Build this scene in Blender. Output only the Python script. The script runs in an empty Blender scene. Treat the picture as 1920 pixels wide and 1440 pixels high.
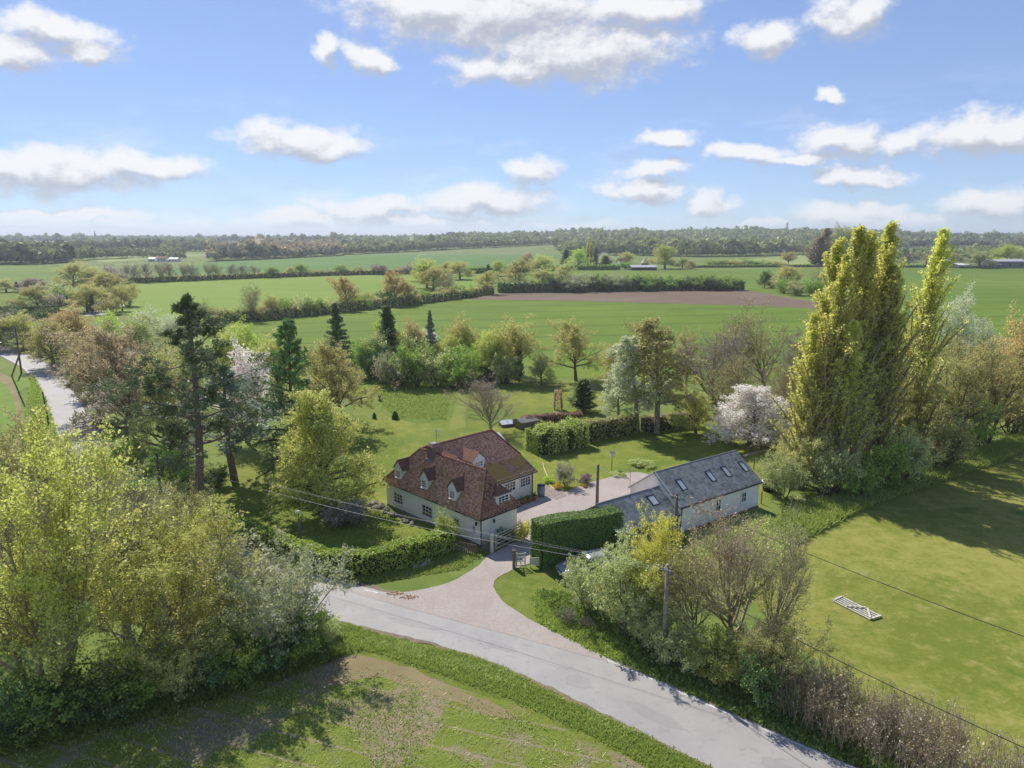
import bpy, math, random
import numpy as np
from mathutils import Vector, Matrix
from mathutils.geometry import tessellate_polygon

# ------------------------------------------------------------------ camera, sky, sun, exposure
SC = bpy.context.scene
COL = SC.collection
F_PX, CAM_H = 1331.0, 24.0                    # focal length in pixels of a 1920 wide frame, metres above the lane
PITCH = math.atan(275 / F_PX)
cam = bpy.data.cameras.new('camera'); cam_o = bpy.data.objects.new('camera', cam); COL.objects.link(cam_o)
cam.sensor_width = 36; cam.lens = 36 * F_PX / 1920; cam.clip_start = 0.5; cam.clip_end = 40000
cam_o.location = (0, 0, CAM_H); cam_o.rotation_euler = (math.pi / 2 - PITCH, 0, 0)
SC.camera = cam_o

SUN_EL = math.radians(45)
SUN_DIR = Vector((-0.51, 0.86, 0)).normalized()            # towards the sun, on the ground
sun = bpy.data.lights.new('sun', 'SUN'); sun.energy = 2.6; sun.angle = math.radians(0.6); sun.color = (1.0, 0.93, 0.82)
sun_o = bpy.data.objects.new('sun', sun); COL.objects.link(sun_o)
to_sun = Vector((SUN_DIR.x * math.cos(SUN_EL), SUN_DIR.y * math.cos(SUN_EL), math.sin(SUN_EL)))
sun_o.rotation_euler = to_sun.to_track_quat('Z', 'Y').to_euler(); sun_o.location = (-60, 80, 120)

vs = SC.view_settings
SC.display_settings.display_device = 'sRGB'
vs.view_transform = 'Standard'; vs.look = 'None'; vs.gamma = 1; vs.use_curve_mapping = False
vs.exposure = 1.15
SC.render.engine = 'CYCLES'
SC.cycles.use_denoising = True
SC.cycles.max_bounces = 8; SC.cycles.diffuse_bounces = 5; SC.cycles.glossy_bounces = 2
SC.cycles.transmission_bounces = 6; SC.cycles.transparent_max_bounces = 4; SC.cycles.volume_bounces = 0
SC.cycles.caustics_reflective = False; SC.cycles.caustics_refractive = False

class NT:
    """small helper round a node tree"""
    def __init__(s, tree): s.t = tree; s.n = tree.nodes; s.n.clear()
    def node(s, kind, **kw):
        nd = s.n.new(kind)
        for k, v in kw.items(): setattr(nd, k, v)
        return nd
    def put(s, sock, v):
        if hasattr(v, 'is_linked') or isinstance(v, bpy.types.NodeSocket): s.t.links.new(v, sock)
        else: sock.default_value = v
    def math(s, op, a, b=0.0, c=0.0, clamp=False):
        nd = s.node('ShaderNodeMath', operation=op, use_clamp=clamp)
        s.put(nd.inputs[0], a); s.put(nd.inputs[1], b)
        if len(nd.inputs) > 2: s.put(nd.inputs[2], c)
        return nd.outputs[0]
    def vec(s, op, a, b=(0, 0, 0)):
        nd = s.node('ShaderNodeVectorMath', operation=op)
        s.put(nd.inputs[0], a); s.put(nd.inputs[1], b)
        return nd.outputs[1] if op in ('LENGTH', 'DOT_PRODUCT', 'DISTANCE') else nd.outputs[0]
    def noise(s, v, scale, detail=4.0, rough=0.55, dist=0.0):
        nd = s.node('ShaderNodeTexNoise'); s.put(nd.inputs['Vector'], v)
        nd.inputs['Scale'].default_value = scale; nd.inputs['Detail'].default_value = detail
        nd.inputs['Roughness'].default_value = rough; nd.inputs['Distortion'].default_value = dist
        return nd.outputs['Fac'], nd.outputs['Color']
    def mix(s, fac, a, b, blend='MIX'):
        nd = s.node('ShaderNodeMix', data_type='RGBA', blend_type=blend)
        s.put(nd.inputs[0], fac); s.put(nd.inputs[6], col4(a)); s.put(nd.inputs[7], col4(b))
        return nd.outputs[2]
    def ramp(s, fac, a, b, smooth=True):
        nd = s.node('ShaderNodeMapRange', interpolation_type='SMOOTHSTEP' if smooth else 'LINEAR')
        s.put(nd.inputs[0], fac); nd.inputs[1].default_value = a; nd.inputs[2].default_value = b
        return nd.outputs[0]
def col4(c):
    return (c[0], c[1], c[2], 1.0) if isinstance(c, (tuple, list)) and len(c) == 3 else c

def ray(px, py):
    c, s = math.cos(PITCH), math.sin(PITCH); dx, up = (px - 960) / F_PX, (720 - py) / F_PX
    return Vector((dx, c + up * s, -s + up * c))

world = bpy.data.worlds.new('World'); SC.world = world; world.use_nodes = True
# cumulus: centre and half size (in the photograph's pixels, turned into azimuth and elevation)
CLOUDS = [(930, 25, 270, 55), (1080, 92, 205, 58), (1190, 8, 150, 34), (820, 12, 170, 40), (960, 120, 120, 40),
    (90, 55, 95, 26), (165, 98, 50, 24), (15, 95, 60, 26), (612, 100, 30, 24), (688, 104, 44, 26),
    (560, 262, 125, 34), (640, 280, 70, 20), (90, 322, 190, 36), (275, 312, 95, 26), (120, 402, 170, 12),
    (995, 322, 55, 30), (915, 378, 135, 30), (700, 386, 120, 24), (560, 412, 130, 20), (800, 415, 150, 14),
    (1230, 318, 66, 17), (1195, 355, 95, 22), (1252, 262, 52, 15), (1335, 382, 48, 20), (1395, 288, 75, 17),
    (1565, 264, 80, 32), (1688, 266, 42, 25), (1500, 300, 80, 11), (1620, 330, 85, 22), (1445, 75, 52, 27),
    (1590, 35, 66, 36), (1558, 170, 27, 12), (1842, 245, 118, 32), (1585, 408, 85, 26), (1430, 424, 55, 11),
    (1870, 384, 75, 27), (1690, 420, 90, 12), (250, 425, 180, 12), (1050, 425, 120, 9)]
def cloud_group():
    g = bpy.data.node_groups.new('cloud_field', 'ShaderNodeTree')
    g.interface.new_socket('P', in_out='INPUT', socket_type='NodeSocketVector')
    g.interface.new_socket('D', in_out='OUTPUT', socket_type='NodeSocketFloat')
    n = NT(g); gi = n.node('NodeGroupInput'); go = n.node('NodeGroupOutput')
    p = gi.outputs[0]
    _, wc = n.noise(p, 13.0, 5.0, 0.6)
    w = n.vec('MULTIPLY', n.vec('SUBTRACT', wc, (0.5, 0.5, 0.5)), (0.10, 0.055, 0.0))
    pw = n.vec('ADD', p, w)
    dmin = None
    for (cx, cy, rx, ry) in CLOUDS:
        d = ray(cx, cy).normalized(); az, el = math.atan2(d.x, d.y), math.asin(d.z)
        k = 1.22
        q = n.vec('MULTIPLY', n.vec('SUBTRACT', pw, (az, el, 0)), (F_PX / (rx * k), F_PX / (ry * k), 0))
        dd = n.vec('LENGTH', q)
        dmin = dd if dmin is None else n.math('MINIMUM', dmin, dd)
    f, _ = n.noise(n.vec('MULTIPLY', p, (1.0, 1.5, 1.0)), 26.0, 9.0, 0.66)
    val = n.math('ADD', n.math('SUBTRACT', 1.0, dmin), n.math('MULTIPLY', n.math('SUBTRACT', f, 0.5), 1.25))
    n.t.links.new(val, go.inputs[0])
    return g
n = NT(world.node_tree)
sky = n.node('ShaderNodeTexSky', sky_type='NISHITA', sun_disc=False, sun_elevation=SUN_EL,
             sun_rotation=math.atan2(SUN_DIR.x, SUN_DIR.y), altitude=50, air_density=0.55, dust_density=0.0, ozone_density=5.0)
tc = n.node('ShaderNodeTexCoord'); sep = n.node('ShaderNodeSeparateXYZ')
n.t.links.new(n.vec('NORMALIZE', tc.outputs['Generated']), sep.inputs[0])
az = n.math('ARCTAN2', sep.outputs[0], sep.outputs[1])
az = n.math('WRAP', az, math.radians(36), math.radians(-36))          # the same cloud field goes on all round
el = n.math('ARCSINE', sep.outputs[2])
cmb = n.node('ShaderNodeCombineXYZ'); n.put(cmb.inputs[0], az); n.put(cmb.inputs[1], el)
CG = cloud_group()
def field(v):
    nd = n.node('ShaderNodeGroup'); nd.node_tree = CG; n.put(nd.inputs[0], v); return nd.outputs[0]
d0 = field(cmb.outputs[0]); d1 = field(n.vec('ADD', cmb.outputs[0], (-0.006, 0.017, 0)))
mask = n.math('MULTIPLY', n.ramp(d0, -0.02, 0.62), n.ramp(el, 0.0, 0.03))
mask = n.math('MULTIPLY', mask, 0.93)
lit = n.ramp(n.math('SUBTRACT', d0, d1), -0.36, 0.42)
ccol = n.mix(lit, (0.50, 0.53, 0.60), (0.96, 0.96, 0.97))
thin, _ = n.noise(n.vec('MULTIPLY', cmb.outputs[0], (4.0, 14.0, 1.0)), 2.2, 7.0, 0.65)
veil = n.math('MULTIPLY', n.math('MULTIPLY', n.ramp(thin, 0.42, 0.75), 0.38), n.ramp(el, 0.26, 0.03))
bw = n.node('ShaderNodeRGBToBW'); n.put(bw.inputs[0], sky.outputs[0])
hold = n.math('POWER', n.math('DIVIDE', n.math('MAXIMUM', bw.outputs[0], 0.02), 3.0), -0.42)      # photographic shoulder: the bright horizon is held back
sc_n = n.node('ShaderNodeVectorMath', operation='SCALE'); n.put(sc_n.inputs[0], sky.outputs[0]); n.put(sc_n.inputs['Scale'], hold)
hsv = n.node('ShaderNodeHueSaturation'); hsv.inputs['Saturation'].default_value = 0.88; n.put(hsv.inputs['Color'], sc_n.outputs[0])
sky_c = n.mix(1.0, hsv.outputs[0], (1.03, 1.0, 0.99), 'MULTIPLY')
b_sky = n.node('ShaderNodeBackground'); n.put(b_sky.inputs[0], sky_c); b_sky.inputs[1].default_value = 0.068
b_cl = n.node('ShaderNodeBackground'); n.put(b_cl.inputs[0], ccol); b_cl.inputs[1].default_value = 0.455
mx = n.node('ShaderNodeMixShader'); n.put(mx.inputs[0], n.math('MAXIMUM', mask, veil))
n.t.links.new(b_sky.outputs[0], mx.inputs[1]); n.t.links.new(b_cl.outputs[0], mx.inputs[2])
wo = n.node('ShaderNodeOutputWorld'); n.t.links.new(mx.outputs[0], wo.inputs[0])
world.cycles.sampling_method = 'MANUAL'; world.cycles.sample_map_resolution = 512

# ------------------------------------------------------------------ layout helpers
R = np.random.default_rng(7)
CP, SP = math.cos(PITCH), math.sin(PITCH)
def G(px, py, z=0.0):
    """pixel of the photograph -> point at height z"""
    d = ray(px, py); t = (z - CAM_H) / d.z
    return Vector((d.x * t, d.y * t, z))
def z_at(y, py):
    k = (720 - py) / F_PX
    return CAM_H + y * (k * CP - SP) / (CP + k * SP)
def width_at(y, wpx): return wpx * (y * CP + CAM_H * SP) / F_PX
def hill(x, y):
    """height of the far ground (the near country is level)"""
    x = np.asarray(x, float); y = np.asarray(y, float)
    s = np.clip((y - 950) / 1500, 0, 1); s = s * s * (3 - 2 * s)
    a = 12 + 17 / (1 + np.exp(-(x + 250 + 0.05 * y) / 160))
    a = a + 13 * np.exp(-((x - 800) / 330) ** 2) + 3 * np.sin(x / 140.0) - 7 / (1 + np.exp(-(x - 1150) / 120))
    far = np.clip((y - 3200) / 4000, 0, 1)
    return s * a * (1 - 0.35 * far) + far * 26 + 2.0 * np.sin(x / 310 + 1) * s + far * 9 * np.sin(x / 1400.0)

def tag(o, label=None, cat=None, group=None, kind=None):
    if label: o['label'] = label
    if cat: o['category'] = cat
    if group: o['group'] = group
    if kind: o['kind'] = kind
    return o
def empty(name, loc=(0, 0, 0), rz=0.0):
    o = bpy.data.objects.new(name, None); COL.objects.link(o); o.location = loc; o.rotation_euler = (0, 0, rz)
    o.empty_display_size = 0.2
    return o
def link(name, mesh, parent=None):
    o = bpy.data.objects.new(name, mesh); COL.objects.link(o)
    if parent: o.parent = parent
    return o
def np_mesh(name, v, f, mat=None, lv=None, smooth=False):
    """v (N,3), f (M,k) arrays -> mesh; lv = one value per face"""
    v = np.ascontiguousarray(v, np.float32); f = np.ascontiguousarray(f, np.int32)
    me = bpy.data.meshes.new(name); m, k = f.shape
    me.vertices.add(len(v)); me.vertices.foreach_set('co', v.ravel())
    me.loops.add(m * k); me.loops.foreach_set('vertex_index', f.ravel())
    me.polygons.add(m); me.polygons.foreach_set('loop_start', np.arange(0, m * k, k, dtype=np.int32))
    if smooth: me.polygons.foreach_set('use_smooth', np.ones(m, bool))
    if lv is not None:
        at = me.attributes.new('lv', 'FLOAT', 'FACE'); at.data.foreach_set('value', np.asarray(lv, np.float32))
    me.update(calc_edges=True)
    if mat: me.materials.append(mat)
    return me
class MB:
    """collects solids into one mesh"""
    def __init__(s): s.v = []; s.f = []
    def add(s, vs_, fs_):
        b = len(s.v); s.v += [tuple(p) for p in vs_]; s.f += [tuple(i + b for i in q) for q in fs_]; return s
    def box(s, x0, x1, y0, y1, z0, z1):
        return s.add([(x0,y0,z0),(x1,y0,z0),(x1,y1,z0),(x0,y1,z0),(x0,y0,z1),(x1,y0,z1),(x1,y1,z1),(x0,y1,z1)],
                     [(0,3,2,1),(4,5,6,7),(0,1,5,4),(1,2,6,5),(2,3,7,6),(3,0,4,7)])
    def obox(s, o, a, b, c):
        """box from corner o along three edge vectors"""
        o, a, b, c = Vector(o), Vector(a), Vector(b), Vector(c)
        return s.add([o, o+a, o+a+b, o+b, o+c, o+a+c, o+a+b+c, o+b+c],
                     [(0,3,2,1),(4,5,6,7),(0,1,5,4),(1,2,6,5),(2,3,7,6),(3,0,4,7)])
    def bar(s, p, q, w, h=None, up=(0, 0, 1)):
        p, q = Vector(p), Vector(q); d = (q - p).normalized(); h = h or w
        u = Vector(up); x = d.cross(u)
        x = x.normalized() if x.length > 1e-4 else Vector((1, 0, 0)); y = x.cross(d)
        return s.obox(p - x*w/2 - y*h/2, x*w, y*h, q - p)
    def tube(s, pts, rad, n=8, cap=True):
        pts = [Vector(p) for p in pts]; rad = rad if isinstance(rad, (list, tuple)) else [rad]*len(pts)
        d = (pts[-1]-pts[0]).normalized(); x = d.orthogonal().normalized(); y = d.cross(x)
        vs_, fs_ = [], []
        for p, r in zip(pts, rad):
            for k in range(n):
                a = 2*math.pi*k/n; vs_.append(p + x*r*math.cos(a) + y*r*math.sin(a))
        for i in range(len(pts)-1):
            for k in range(n): fs_.append((i*n+k, i*n+(k+1) % n, (i+1)*n+(k+1) % n, (i+1)*n+k))
        if cap: fs_ += [tuple(range(n-1, -1, -1)), tuple(range((len(pts)-1)*n, len(pts)*n))]
        return s.add(vs_, fs_)
    def lathe(s, prof, n=12, c=(0, 0, 0)):
        c = Vector(c); vs_, fs_ = [], []
        for r, z in prof:
            for k in range(n):
                a = 2*math.pi*k/n; vs_.append(c + Vector((r*math.cos(a), r*math.sin(a), z)))
        for i in range(len(prof)-1):
            for k in range(n): fs_.append((i*n+k, i*n+(k+1) % n, (i+1)*n+(k+1) % n, (i+1)*n+k))
        return s.add(vs_, fs_)
    def prism(s, outline, axis, depth):
        """outline: list of 3D points of a flat polygon, pushed along axis*depth"""
        o = [Vector(p) for p in outline]; a = Vector(axis)*depth; k = len(o)
        return s.add(o + [p + a for p in o], [tuple(range(k-1, -1, -1)), tuple(range(k, 2*k))] +
                     [(i, (i+1) % k, (i+1) % k + k, i + k) for i in range(k)])
    def mesh(s, name, mat, smooth=False, bevel=0):
        me = bpy.data.meshes.new(name); me.from_pydata(s.v, [], s.f); me.update()
        if smooth: me.polygons.foreach_set('use_smooth', [True]*len(me.polygons))
        if mat: me.materials.append(mat)
        return me
    def build(s, name, mat, parent=None, smooth=False):
        return link(name, s.mesh(name, mat, smooth), parent)

# ------------------------------------------------------------------ materials
MATS = {}
def new_mat(name):
    m = bpy.data.materials.new(name); m.use_nodes = True; MATS[name] = m
    return m, NT(m.node_tree)
def finish(m, n, sh):
    o = n.node('ShaderNodeOutputMaterial'); n.t.links.new(sh, o.inputs[0]); return m
def principled(n, colour, rough=0.8, metal=0.0, spec=0.3, bump=None, strength=0.4, dist=0.05):
    b = n.node('ShaderNodeBsdfPrincipled'); n.put(b.inputs['Base Color'], col4(colour)); n.put(b.inputs['Roughness'], rough)
    b.inputs['Metallic'].default_value = metal; b.inputs['Specular IOR Level'].default_value = spec
    if bump is not None:
        bp = n.node('ShaderNodeBump'); bp.inputs['Strength'].default_value = strength; bp.inputs['Distance'].default_value = dist
        n.put(bp.inputs['Height'], bump); n.t.links.new(bp.outputs[0], b.inputs['Normal'])
    return b.outputs[0]
def wpos(n): return n.node('ShaderNodeNewGeometry').outputs['Position']
def opos(n): return n.node('ShaderNodeTexCoord').outputs['Object']
def solid(name, c1, c2=None, scale=3.0, rough=0.75, metal=0.0, spec=0.3, strength=0.25, dist=0.03):
    m, n = new_mat(name); c2 = c2 or tuple(x*0.72 for x in c1)
    p = opos(n); f, _ = n.noise(p, scale, 6.0, 0.6); g, _ = n.noise(p, scale*9, 3.0)
    f2 = n.math('ADD', n.math('MULTIPLY', f, 0.7), n.math('MULTIPLY', g, 0.3))
    return finish(m, n, principled(n, n.mix(n.ramp(f2, 0.32, 0.68), c1, c2), rough, metal, spec, f2, strength, dist))
LEAF_GAIN = 3.1
def leaf(name, c1, c2, trans=0.45, c3=None):
    """foliage: two tones picked leaf by leaf, some light passing through"""
    if 'petal' not in name: c1, c2 = (tuple(min(x*LEAF_GAIN, 0.78) for x in c) for c in (c1, c2))
    m, n = new_mat(name)
    at = n.node('ShaderNodeAttribute', attribute_name='lv').outputs['Fac']
    ob = n.node('ShaderNodeObjectInfo').outputs['Random']
    c = n.mix(at, c1, c2)
    if c3: c = n.mix(n.math('GREATER_THAN', at, 0.86), c, c3)
    hs = n.node('ShaderNodeHueSaturation'); n.put(hs.inputs['Color'], c)
    n.put(hs.inputs['Value'], n.math('ADD', 0.86, n.math('MULTIPLY', ob, 0.28)))
    n.put(hs.inputs['Hue'], n.math('ADD', 0.492, n.math('MULTIPLY', ob, 0.016)))
    d = n.node('ShaderNodeBsdfDiffuse'); n.t.links.new(hs.outputs[0], d.inputs[0])
    t = n.node('ShaderNodeBsdfTranslucent'); n.t.links.new(hs.outputs[0], t.inputs[0])
    mx = n.node('ShaderNodeMixShader'); mx.inputs[0].default_value = trans
    n.t.links.new(d.outputs[0], mx.inputs[1]); n.t.links.new(t.outputs[0], mx.inputs[2])
    g = n.node('ShaderNodeBsdfGlossy'); g.inputs['Roughness'].default_value = 0.48; g.inputs['Color'].default_value = (0.9, 0.92, 0.8, 1)      # waxy sheen
    m2 = n.node('ShaderNodeMixShader'); m2.inputs[0].default_value = 0.028
    n.t.links.new(mx.outputs[0], m2.inputs[1]); n.t.links.new(g.outputs[0], m2.inputs[2])
    return finish(m, n, m2.outputs[0])
def turf(name, c1, c2, c3=None, big=0.05, mid=0.6, fine=6.0, stripes=None, strength=0.5, dist=0.12, patch=None):
    """grass or crop seen from the air: broad patches, clumps and fine blades; stripes=(angle, spacing, colour, amount)"""
    m, n = new_mat(name); p = wpos(n); gn = lambda c: c and tuple(x*1.12 for x in c); c1, c2, c3 = gn(c1), gn(c2), gn(c3)
    a, _ = n.noise(p, big, 5.0, 0.6); b, _ = n.noise(p, mid, 5.0, 0.65); c, _ = n.noise(p, fine, 3.0, 0.7)
    f = n.math('ADD', n.math('MULTIPLY', a, 0.42), n.math('ADD', n.math('MULTIPLY', b, 0.34), n.math('MULTIPLY', c, 0.24)))
    col = n.mix(n.ramp(f, 0.40, 0.60), c1, c2)
    if c3: col = n.mix(n.math('MULTIPLY', n.ramp(b, 0.56, 0.72), 0.7), col, c3)
    big2, _ = n.noise(p, big*0.35, 4.0, 0.6, 0.5); col = n.mix(n.math('MULTIPLY', n.ramp(big2, 0.42, 0.66), 0.35), col, tuple(x*0.72 for x in c1))
    if patch:                                                 # (colour, scale, lo, hi)
        q, _ = n.noise(p, patch[1], 6.0, 0.62, 0.4); col = n.mix(n.ramp(q, patch[2], patch[3]), col, patch[0])
    if stripes:
        ang, sp, sc_, amt = stripes
        d = n.vec('DOT_PRODUCT', n.vec('ADD', p, n.vec('MULTIPLY', n.noise(p, 0.02, 2.0)[1], (3, 3, 0))), (math.cos(ang)/sp, math.sin(ang)/sp, 0))
        w = n.math('PINGPONG', d, 0.5)
        col = n.mix(n.math('MULTIPLY', n.ramp(w, 0.42, 0.49), amt), col, sc_)
    hgt = n.math('ADD', n.math('MULTIPLY', b, 0.6), n.math('MULTIPLY', c, 0.4))
    return finish(m, n, principled(n, col, 0.9, 0, 0.15, hgt, strength, dist))

bark = solid('bark_brown', (0.20, 0.16, 0.115), (0.10, 0.08, 0.06), 4, 0.9)
bark_grey = solid('bark_grey', (0.36, 0.32, 0.265), (0.20, 0.175, 0.14), 4, 0.9)
bark_red = solid('bark_pine', (0.30, 0.235, 0.19), (0.16, 0.13, 0.11), 5, 0.9)
bark_pale = solid('bark_birch', (0.36, 0.33, 0.28), (0.14, 0.12, 0.10), 5, 0.85)
twig_tan = solid('twig_tan', (0.42, 0.34, 0.22), (0.28, 0.22, 0.14), 4, 0.9)
twig_mauve = solid('twig_mauve', (0.30, 0.25, 0.22), (0.20, 0.165, 0.15), 4, 0.9)
LF = dict(
    poplar=leaf('leaf_poplar', (0.24, 0.238, 0.048), (0.33, 0.32, 0.085), 0.6),
    lime=leaf('leaf_lime', (0.165, 0.18, 0.042), (0.245, 0.25, 0.08), 0.5),
    oak=leaf('leaf_oak', (0.155, 0.15, 0.05), (0.235, 0.215, 0.085), 0.5),
    oakred=leaf('leaf_oak_young', (0.185, 0.145, 0.06), (0.25, 0.195, 0.09), 0.5),
    copper=leaf('leaf_copper', (0.15, 0.122, 0.075), (0.215, 0.175, 0.11), 0.45),
    green=leaf('leaf_green', (0.075, 0.125, 0.022), (0.16, 0.21, 0.045), 0.4),
    bright=leaf('leaf_bright', (0.135, 0.215, 0.03), (0.24, 0.31, 0.055), 0.5),
    yellow=leaf('leaf_yellow', (0.255, 0.235, 0.035), (0.34, 0.305, 0.07), 0.5),
    willow=leaf('leaf_willow', (0.165, 0.178, 0.036), (0.25, 0.255, 0.072), 0.55),
    pale=leaf('leaf_pale', (0.20, 0.23, 0.105), (0.36, 0.38, 0.22), 0.4),
    silver=leaf('leaf_silver', (0.12, 0.13, 0.065), (0.195, 0.20, 0.11), 0.4, (0.62, 0.62, 0.56)),
    haw=leaf('leaf_hawthorn', (0.13, 0.165, 0.06), (0.25, 0.28, 0.12), 0.4),
    olive=leaf('leaf_olive', (0.15, 0.15, 0.055), (0.24, 0.225, 0.09), 0.4),
    dark=leaf('leaf_dark', (0.03, 0.055, 0.018), (0.07, 0.105, 0.03), 0.2),
    conifer=leaf('leaf_conifer', (0.028, 0.05, 0.022), (0.062, 0.09, 0.034), 0.15),
    cedar=leaf('leaf_cedar', (0.035, 0.07, 0.024), (0.085, 0.13, 0.04), 0.2),
    blue=leaf('leaf_blue', (0.07, 0.095, 0.07), (0.13, 0.16, 0.12), 0.15),
    pine=leaf('leaf_pine', (0.04, 0.055, 0.026), (0.085, 0.10, 0.045), 0.15),
    blossom=leaf('petal_blossom', (0.90, 0.86, 0.82), (0.97, 0.95, 0.91), 0.45, (0.62, 0.52, 0.42)),
    pinkish=leaf('petal_pink', (0.86, 0.79, 0.76), (0.95, 0.90, 0.87), 0.45, (0.55, 0.46, 0.37)),
    bud=leaf('bud_brown', (0.15, 0.122, 0.075), (0.21, 0.175, 0.11), 0.35),
    mauve=leaf('bud_mauve', (0.13, 0.11, 0.095), (0.18, 0.155, 0.13), 0.3),
    yew=leaf('leaf_yew', (0.03, 0.06, 0.012), (0.065, 0.105, 0.022), 0.2),
    hedge=leaf('leaf_hedge', (0.09, 0.14, 0.022), (0.19, 0.235, 0.045), 0.4),
    laurel=leaf('leaf_laurel', (0.10, 0.15, 0.03), (0.24, 0.28, 0.08), 0.4),
    beech=leaf('leaf_beech_hedge', (0.10, 0.05, 0.04), (0.19, 0.11, 0.08), 0.3),
    grass=leaf('blade_grass', (0.085, 0.115, 0.022), (0.16, 0.185, 0.048), 0.45),
    rough=leaf('blade_rough', (0.12, 0.16, 0.045), (0.26, 0.27, 0.11), 0.4),
    nettle=leaf('leaf_nettle', (0.055, 0.088, 0.018), (0.12, 0.155, 0.035), 0.4),
    flowery=leaf('petal_yellow', (0.75, 0.47, 0.02), (0.6, 0.42, 0.05), 0.3),
    flowerp=leaf('petal_purple', (0.36, 0.18, 0.38), (0.22, 0.2, 0.12), 0.3),
)
m_ground = turf('ground_grass', (0.105, 0.155, 0.03), (0.16, 0.205, 0.045), (0.19, 0.19, 0.07))
m_lawn = turf('lawn_grass', (0.105, 0.155, 0.02), (0.205, 0.222, 0.038), (0.225, 0.215, 0.06), 0.09, 0.6, 4.0, strength=0.5)
m_mown = turf('mown_grass', (0.155, 0.185, 0.036), (0.195, 0.215, 0.05), None, 0.08, 0.5, 6.0, strength=0.2)
m_meadow = turf('meadow_grass', (0.10, 0.16, 0.022), (0.155, 0.205, 0.034), (0.08, 0.13, 0.02), 0.08, 1.2, 6.0, strength=0.9, dist=0.2)
m_paddock = turf('paddock_grass', (0.125, 0.158, 0.022), (0.245, 0.24, 0.058), (0.26, 0.25, 0.09), 0.09, 0.8, 3.0, strength=0.6, dist=0.15, patch=((0.085, 0.15, 0.02), 0.16, 0.60, 0.70))
m_verge = turf('verge_grass', (0.10, 0.145, 0.02), (0.18, 0.21, 0.04), (0.20, 0.20, 0.075), 0.15, 1.0, 8.0, strength=0.8, dist=0.2)
m_crop = turf('crop_green', (0.09, 0.155, 0.012), (0.135, 0.195, 0.02), None, 0.012, 0.08, 0.8, stripes=(1.75, 20, (0.075, 0.13, 0.012), 0.95), strength=0.3)
m_crop2 = turf('crop_lime', (0.14, 0.22, 0.02), (0.17, 0.24, 0.03), None, 0.006, 0.05, 0.8, stripes=(1.2, 24, (0.13, 0.21, 0.03), 0.6), strength=0.2)
m_wheat = turf('crop_deep_cloud_shade', (0.07, 0.155, 0.022), (0.095, 0.185, 0.03), None, 0.004, 0.04, 0.5, stripes=(0.5, 30, (0.06, 0.13, 0.03), 0.5), strength=0.15)  # dark green crop, with the cloud shadow over it put into the colour
m_pasture = turf('crop_pale', (0.19, 0.25, 0.07), (0.23, 0.27, 0.09), None, 0.006, 0.05, 0.8, strength=0.2)
m_young = turf('crop_rows', (0.12, 0.21, 0.025), (0.16, 0.24, 0.04), None, 0.03, 0.4, 4.0, stripes=(0.35, 1.6, (0.24, 0.19, 0.10), 0.8), strength=0.4)
m_plough = turf('ploughed_soil', (0.145, 0.103, 0.072), (0.18, 0.13, 0.092), None, 0.01, 0.1, 1.5, stripes=(1.35, 9, (0.15, 0.11, 0.08), 0.6), strength=0.6)
m_headland = turf('bare_headland', (0.20, 0.165, 0.085), (0.25, 0.20, 0.11), (0.15, 0.17, 0.05), 0.3, 1.0, 8.0)
m_arable = turf('arable_patchy', (0.26, 0.21, 0.145), (0.19, 0.165, 0.10), (0.15, 0.18, 0.045), 0.10, 0.9, 7.0, stripes=(1.25, 1.5, (0.30, 0.245, 0.18), 0.6), strength=1.0, dist=0.2, patch=((0.165, 0.205, 0.034), 0.22, 0.43, 0.54))

def road_mat(name, c1, c2, c3):
    m, n = new_mat(name); p = wpos(n)
    a, _ = n.noise(n.vec('MULTIPLY', p, (0.5, 0.5, 0.5)), 0.5, 6.0, 0.65); b, _ = n.noise(p, 1.7, 5.0, 0.6, 0.6); c, _ = n.noise(p, 30.0, 2.0)
    col = n.mix(n.ramp(a, 0.35, 0.65), c1, c2)
    col = n.mix(n.math('MULTIPLY', n.ramp(b, 0.54, 0.70), 0.6), col, c3)
    col = n.mix(n.math('MULTIPLY', c, 0.22), col, (0.08, 0.08, 0.08))
    return finish(m, n, principled(n, col, 0.72, 0, 0.35, c, 0.3, 0.01))
m_road = road_mat('asphalt_worn', (0.33, 0.323, 0.316), (0.385, 0.372, 0.358), (0.265, 0.263, 0.26))
def gravel_mat():
    m, n = new_mat('gravel_pink'); p = wpos(n)
    a, _ = n.noise(p, 0.25, 5.0, 0.6); b, _ = n.noise(p, 11.0, 4.0, 0.75); v = n.node('ShaderNodeTexVoronoi'); n.put(v.inputs['Vector'], p); v.inputs['Scale'].default_value = 24.0; w_, _ = n.noise(n.vec('MULTIPLY', p, (1.0, 0.35, 1.0)), 0.8, 4.0, 0.6)
    col = n.mix(n.ramp(a, 0.35, 0.65), (0.46, 0.40, 0.365), (0.53, 0.475, 0.435))
    col = n.mix(n.math('MULTIPLY', n.ramp(b, 0.42, 0.70), 0.75), col, (0.31, 0.265, 0.24)); col = n.mix(n.math('MULTIPLY', n.ramp(w_, 0.52, 0.68), 0.45), col, (0.36, 0.31, 0.275))
    col = n.mix(n.math('MULTIPLY', n.ramp(v.outputs['Distance'], 0.0, 0.7), 0.5), col, (0.27, 0.235, 0.21))
    return finish(m, n, principled(n, col, 0.9, 0, 0.2, b, 0.8, 0.04))
m_gravel = gravel_mat()
m_dirt = turf('dirt_edge', (0.22, 0.175, 0.13), (0.17, 0.14, 0.10), (0.12, 0.15, 0.05), 0.3, 1.5, 9.0)
m_paint = solid('road_paint', (0.72, 0.72, 0.70), (0.45, 0.45, 0.43), 2.0, 0.7)
m_render = solid('wall_render', (0.88, 0.865, 0.79), (0.82, 0.80, 0.73), 1.2, 0.85)
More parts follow.
